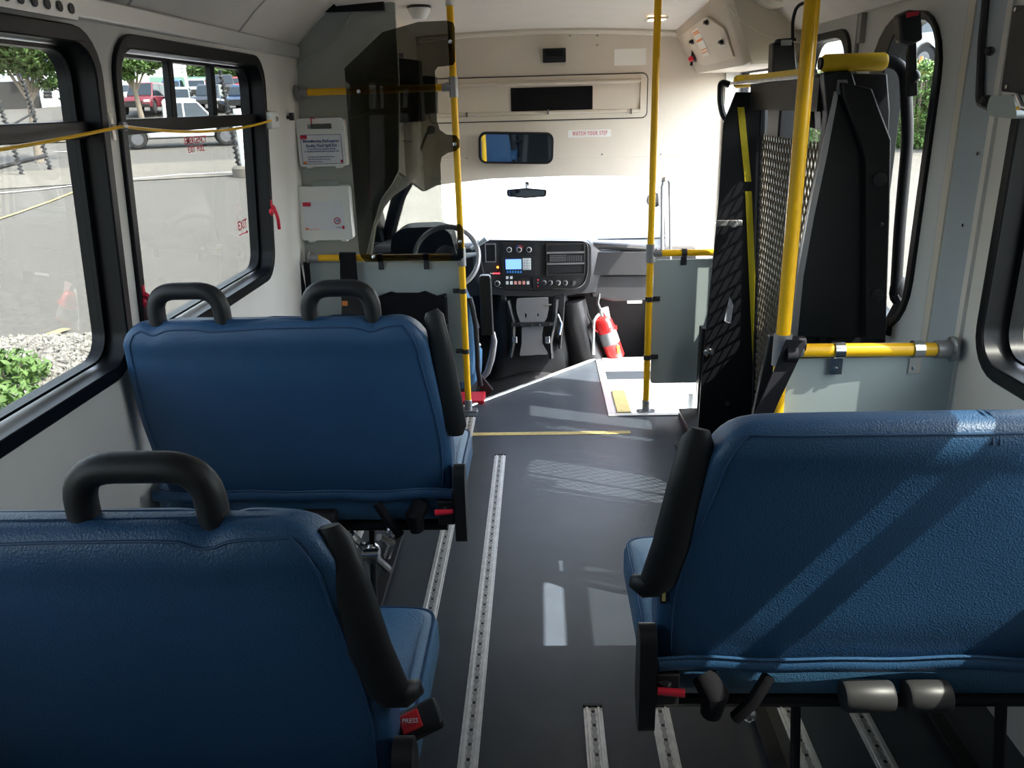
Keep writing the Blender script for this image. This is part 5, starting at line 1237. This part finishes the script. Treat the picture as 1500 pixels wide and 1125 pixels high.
vehicle('pickup_truck','white pickup truck with dark windows passing on the road','truck',268,210,41,24,5.9,2.0,1.95,paint('white',(.72,.74,.76)),'truck')
grp = 'vehicles parked across the road'
for lab, px, D, hd, L, Wd, H, pn, pc, kd in (
 ('dark red four-wheel drive parked behind the street tree',214,57,-82,4.7,1.9,1.85,'maroon',(.20,.03,.045),'suv'),
 ('pale green car parked beside the dark red four-wheel drive',264,57,-72,4.4,1.75,1.55,'pale_green',(.42,.52,.50),'car'),
 ('white car at the left end of the parked row',176,66,-40,4.6,1.8,1.5,'silver',(.62,.64,.66),'car'),
 ('dark grey car right beside the window divider',309,58,-78,4.4,1.8,1.6,'dark_grey',(.05,.06,.08),'suv'),
 ('dark blue car at the right end of the parked row',358,58,-86,4.4,1.8,1.55,'navy',(.03,.06,.13),'car'),
 ('blue car parked behind the pale green one',256,74,-75,4.5,1.8,1.5,'blue',(.08,.17,.34),'car'),
 ('silver car parked behind, just left of the window divider',293,75,-75,4.6,1.8,1.5,'silver2',(.50,.53,.56),'car'),
 ('black pickup parked behind, right of the window divider',332,75,-70,5.2,1.9,1.75,'black',(.035,.035,.04),'truck'),
 ('bright red car glimpsed over the black pickup',345,88,-75,4.5,1.8,1.5,'red',(.45,.04,.05),'car')):
    vehicle('parked_car',lab,'car',px,150,D,hd,L,Wd,H,paint(pn,pc),kd,grp)
# lamp post, wrapped chain posts, bollard
def post(name, label, cat, px, py, h, r, m, lean=(0,0)):
    g = ground_at(px, py); t = thing(name, label, cat, g); b = B(); b.cyl(g, g+V((lean[0],lean[1],h)), r, 12); obj('post', b, m, t); return t, g
post('lamp_post','thin pale lamp post among the parked cars','post',279,154,9,.12,M['alutrim'],(-.3,0))
t, g = post('bollard','white bollard on a concrete foot at the car park entrance','bollard',362,259,2.0,.12,M['casewhite'],(-.05,0))
b = B(); b.lathe([(.42,0),(.42,.25),(.36,.32)], g, n=16); obj('concrete_foot', b, M['concrete'], t)
def chainpost(px, py, h, label, lean=0):
    g = ground_at(px, py); t = thing('gate_post', label, 'post', g, 'chain-wrapped gate posts'); b = B(); b.cyl(g, g+V((lean,0,h)), .04, 10); obj('post', b, M['black'], t)
    b = B(); b.tube([g+V((lean*k/120+.07*math.cos(k*1.1),.07*math.sin(k*1.1),h*k/120)) for k in range(121)], .025, 6); obj('chain', b, M['black'], t); return g
chainpost(352,256,3.1,'black chain-wrapped post beside the white bollard',-.2)
ga = chainpost(33,258,2.8,'black chain-wrapped gate post, left of the pair in the rear window',-.3); gb = chainpost(74,250,2.9,'black chain-wrapped gate post, right of the pair in the rear window',-.3)
t = thing('iron_gate', 'black gate bars between the two chain-wrapped posts', 'gate', ga)
b = B(); b.tube([ga+V((-.1,0,1.5)), gb+V((-.1,0,1.9))], .03, 6); b.tube([ga+V((-3,0,-.2)), gb+V((0,0,.5))], .08, 6); obj('bars', b, M['black'], t)
t = thing('chain_link_frame', 'thin dark fence frame in front of the white garage', 'fence', ground_at(121,166)); b = B()
p = [PD(115,122,58),PD(122,166,58)]; b.tube(p, .05, 6); b.tube([PD(116,134,58),PD(134,134,58)], .04, 6); b.tube([p[0],PD(134,121,58)], .03, 6); obj('frame', b, M['black'], t)
# right side: hedge, cones, van
t = thing('hedge', 'clipped green hedge seen through the lift door window', 'hedge', PD(1320,205,20))
b = B(); c0 = PD(1180,160,20.5); c1 = PD(1460,150,19.5)
for k in range(40):
    c = c0.lerp(c1, k/39); z0 = gz(c.x,c.y)
    for s_ in range(4): leaves(b, V((c.x,c.y,z0+.22+s_*.42)), (.42,.42,.28), 190, .06)
obj('foliage', b, M['leaf2'], t, smooth=False)
b = B()
for k in range(0,40):
    c = c0.lerp(c1, k/39); z0 = gz(c.x,c.y)
    for j in range(4): a = random.uniform(0,6.28); b.tube([V((c.x,c.y,z0)), V((c.x+.3*math.cos(a),c.y+.3*math.sin(a),z0+1.3))], .02, 5)
obj('branches', b, M['bark'], t)
def cone(px, py, D, label):
    g = PD(px,py,D); g.z = gz(g.x,g.y)+.03; t = thing('traffic_cone', label, 'traffic cone', g)
    b = B(); b.lathe([(.16,0),(.13,.25),(.06,.75),(.03,.9)], g, n=16); b.box(g+V((-.22,-.22,-.03)), g+V((.22,.22,.02))); cn = obj('body', b, M['conem'], t)
    b = B(); b.lathe([(.135,.27),(.113,.40)], g, n=16); b.lathe([(.098,.52),(.082,.64)], g, n=16); obj('reflective_bands', b, M['casewhite'], cn)
cone(1350,85,23.5,'orange and white traffic cone behind the hedge')
vehicle('parked_van','silver vehicle behind the hedge, seen through the lift door window','van',1330,110,31,110,5.2,2.0,2.1,paint('silver3',(.55,.57,.6)),'suv')

# ================================================================== LIGHT
sd = V((-1,.40,-1.36)).normalized()
sun = bpy.data.lights.new('sun', 'SUN'); sun.energy = 9.0; sun.angle = math.radians(.35); sun.color = (1,.95,.88)
so = bpy.data.objects.new('sun', sun); COL.objects.link(so); so.rotation_euler = sd.to_track_quat('-Z','Y').to_euler(); so.location = (8,-4,12)
w = bpy.data.worlds.new('sky'); scn.world = w; w.use_nodes = True; nt = w.node_tree; bg = nt.nodes['Background']
sk = nt.nodes.new('ShaderNodeTexSky'); sk.sky_type = 'NISHITA'; sk.sun_disc = False; sk.sun_elevation = math.radians(51.6); sk.sun_rotation = math.atan2(1,-.4)
sk.air_density = 1.0; sk.dust_density = 2.0; hs = nt.nodes.new('ShaderNodeHueSaturation'); hs.inputs['Saturation'].default_value = .55; nt.links.new(sk.outputs[0], hs.inputs['Color']); nt.links.new(hs.outputs[0], bg.inputs[0]); bg.inputs[1].default_value = .95
# daylight portals at the openings (they add no light, they only guide sampling)
def portal(c, rot, sx, sy):
    l = bpy.data.lights.new('portal', 'AREA'); l.shape = 'RECTANGLE'; l.size = sx; l.size_y = sy; l.cycles.is_portal = True
    o = bpy.data.objects.new('portal', l); COL.objects.link(o); o.location = c; o.rotation_euler = rot
portal((-1.36,1.3,1.3),(0,-PI/2,0),1.2,4.9); portal((1.36,2.2,1.1),(0,PI/2,0),2.2,6.2)
portal((0,5.95,.9),(-PI/2,0,0),2.4,1.2); portal((0,-1.75,1.4),(PI/2,0,0),1.6,1.0)

# ================================================================== CAMERA AND COLOUR
cd = bpy.data.cameras.new('camera'); cam = bpy.data.objects.new('camera', cd); COL.objects.link(cam)
cd.sensor_fit = 'HORIZONTAL'; cd.sensor_width = 36; cd.lens = FPX*36/1500; cd.clip_start = .05; cd.clip_end = 500
m4 = RM.to_4x4(); m4.translation = CAM; cam.matrix_world = m4
scn.camera = cam
vs_ = scn.view_settings; vs_.view_transform = 'Standard'; vs_.look = 'None'; vs_.gamma = 1; vs_.use_curve_mapping = False; vs_.exposure = 1.65
cy = scn.cycles; cy.max_bounces = 14; cy.diffuse_bounces = 6; cy.transparent_max_bounces = 24; cy.sample_clamp_indirect = 6; cy.caustics_reflective = False; cy.caustics_refractive = False
cy.use_denoising = True
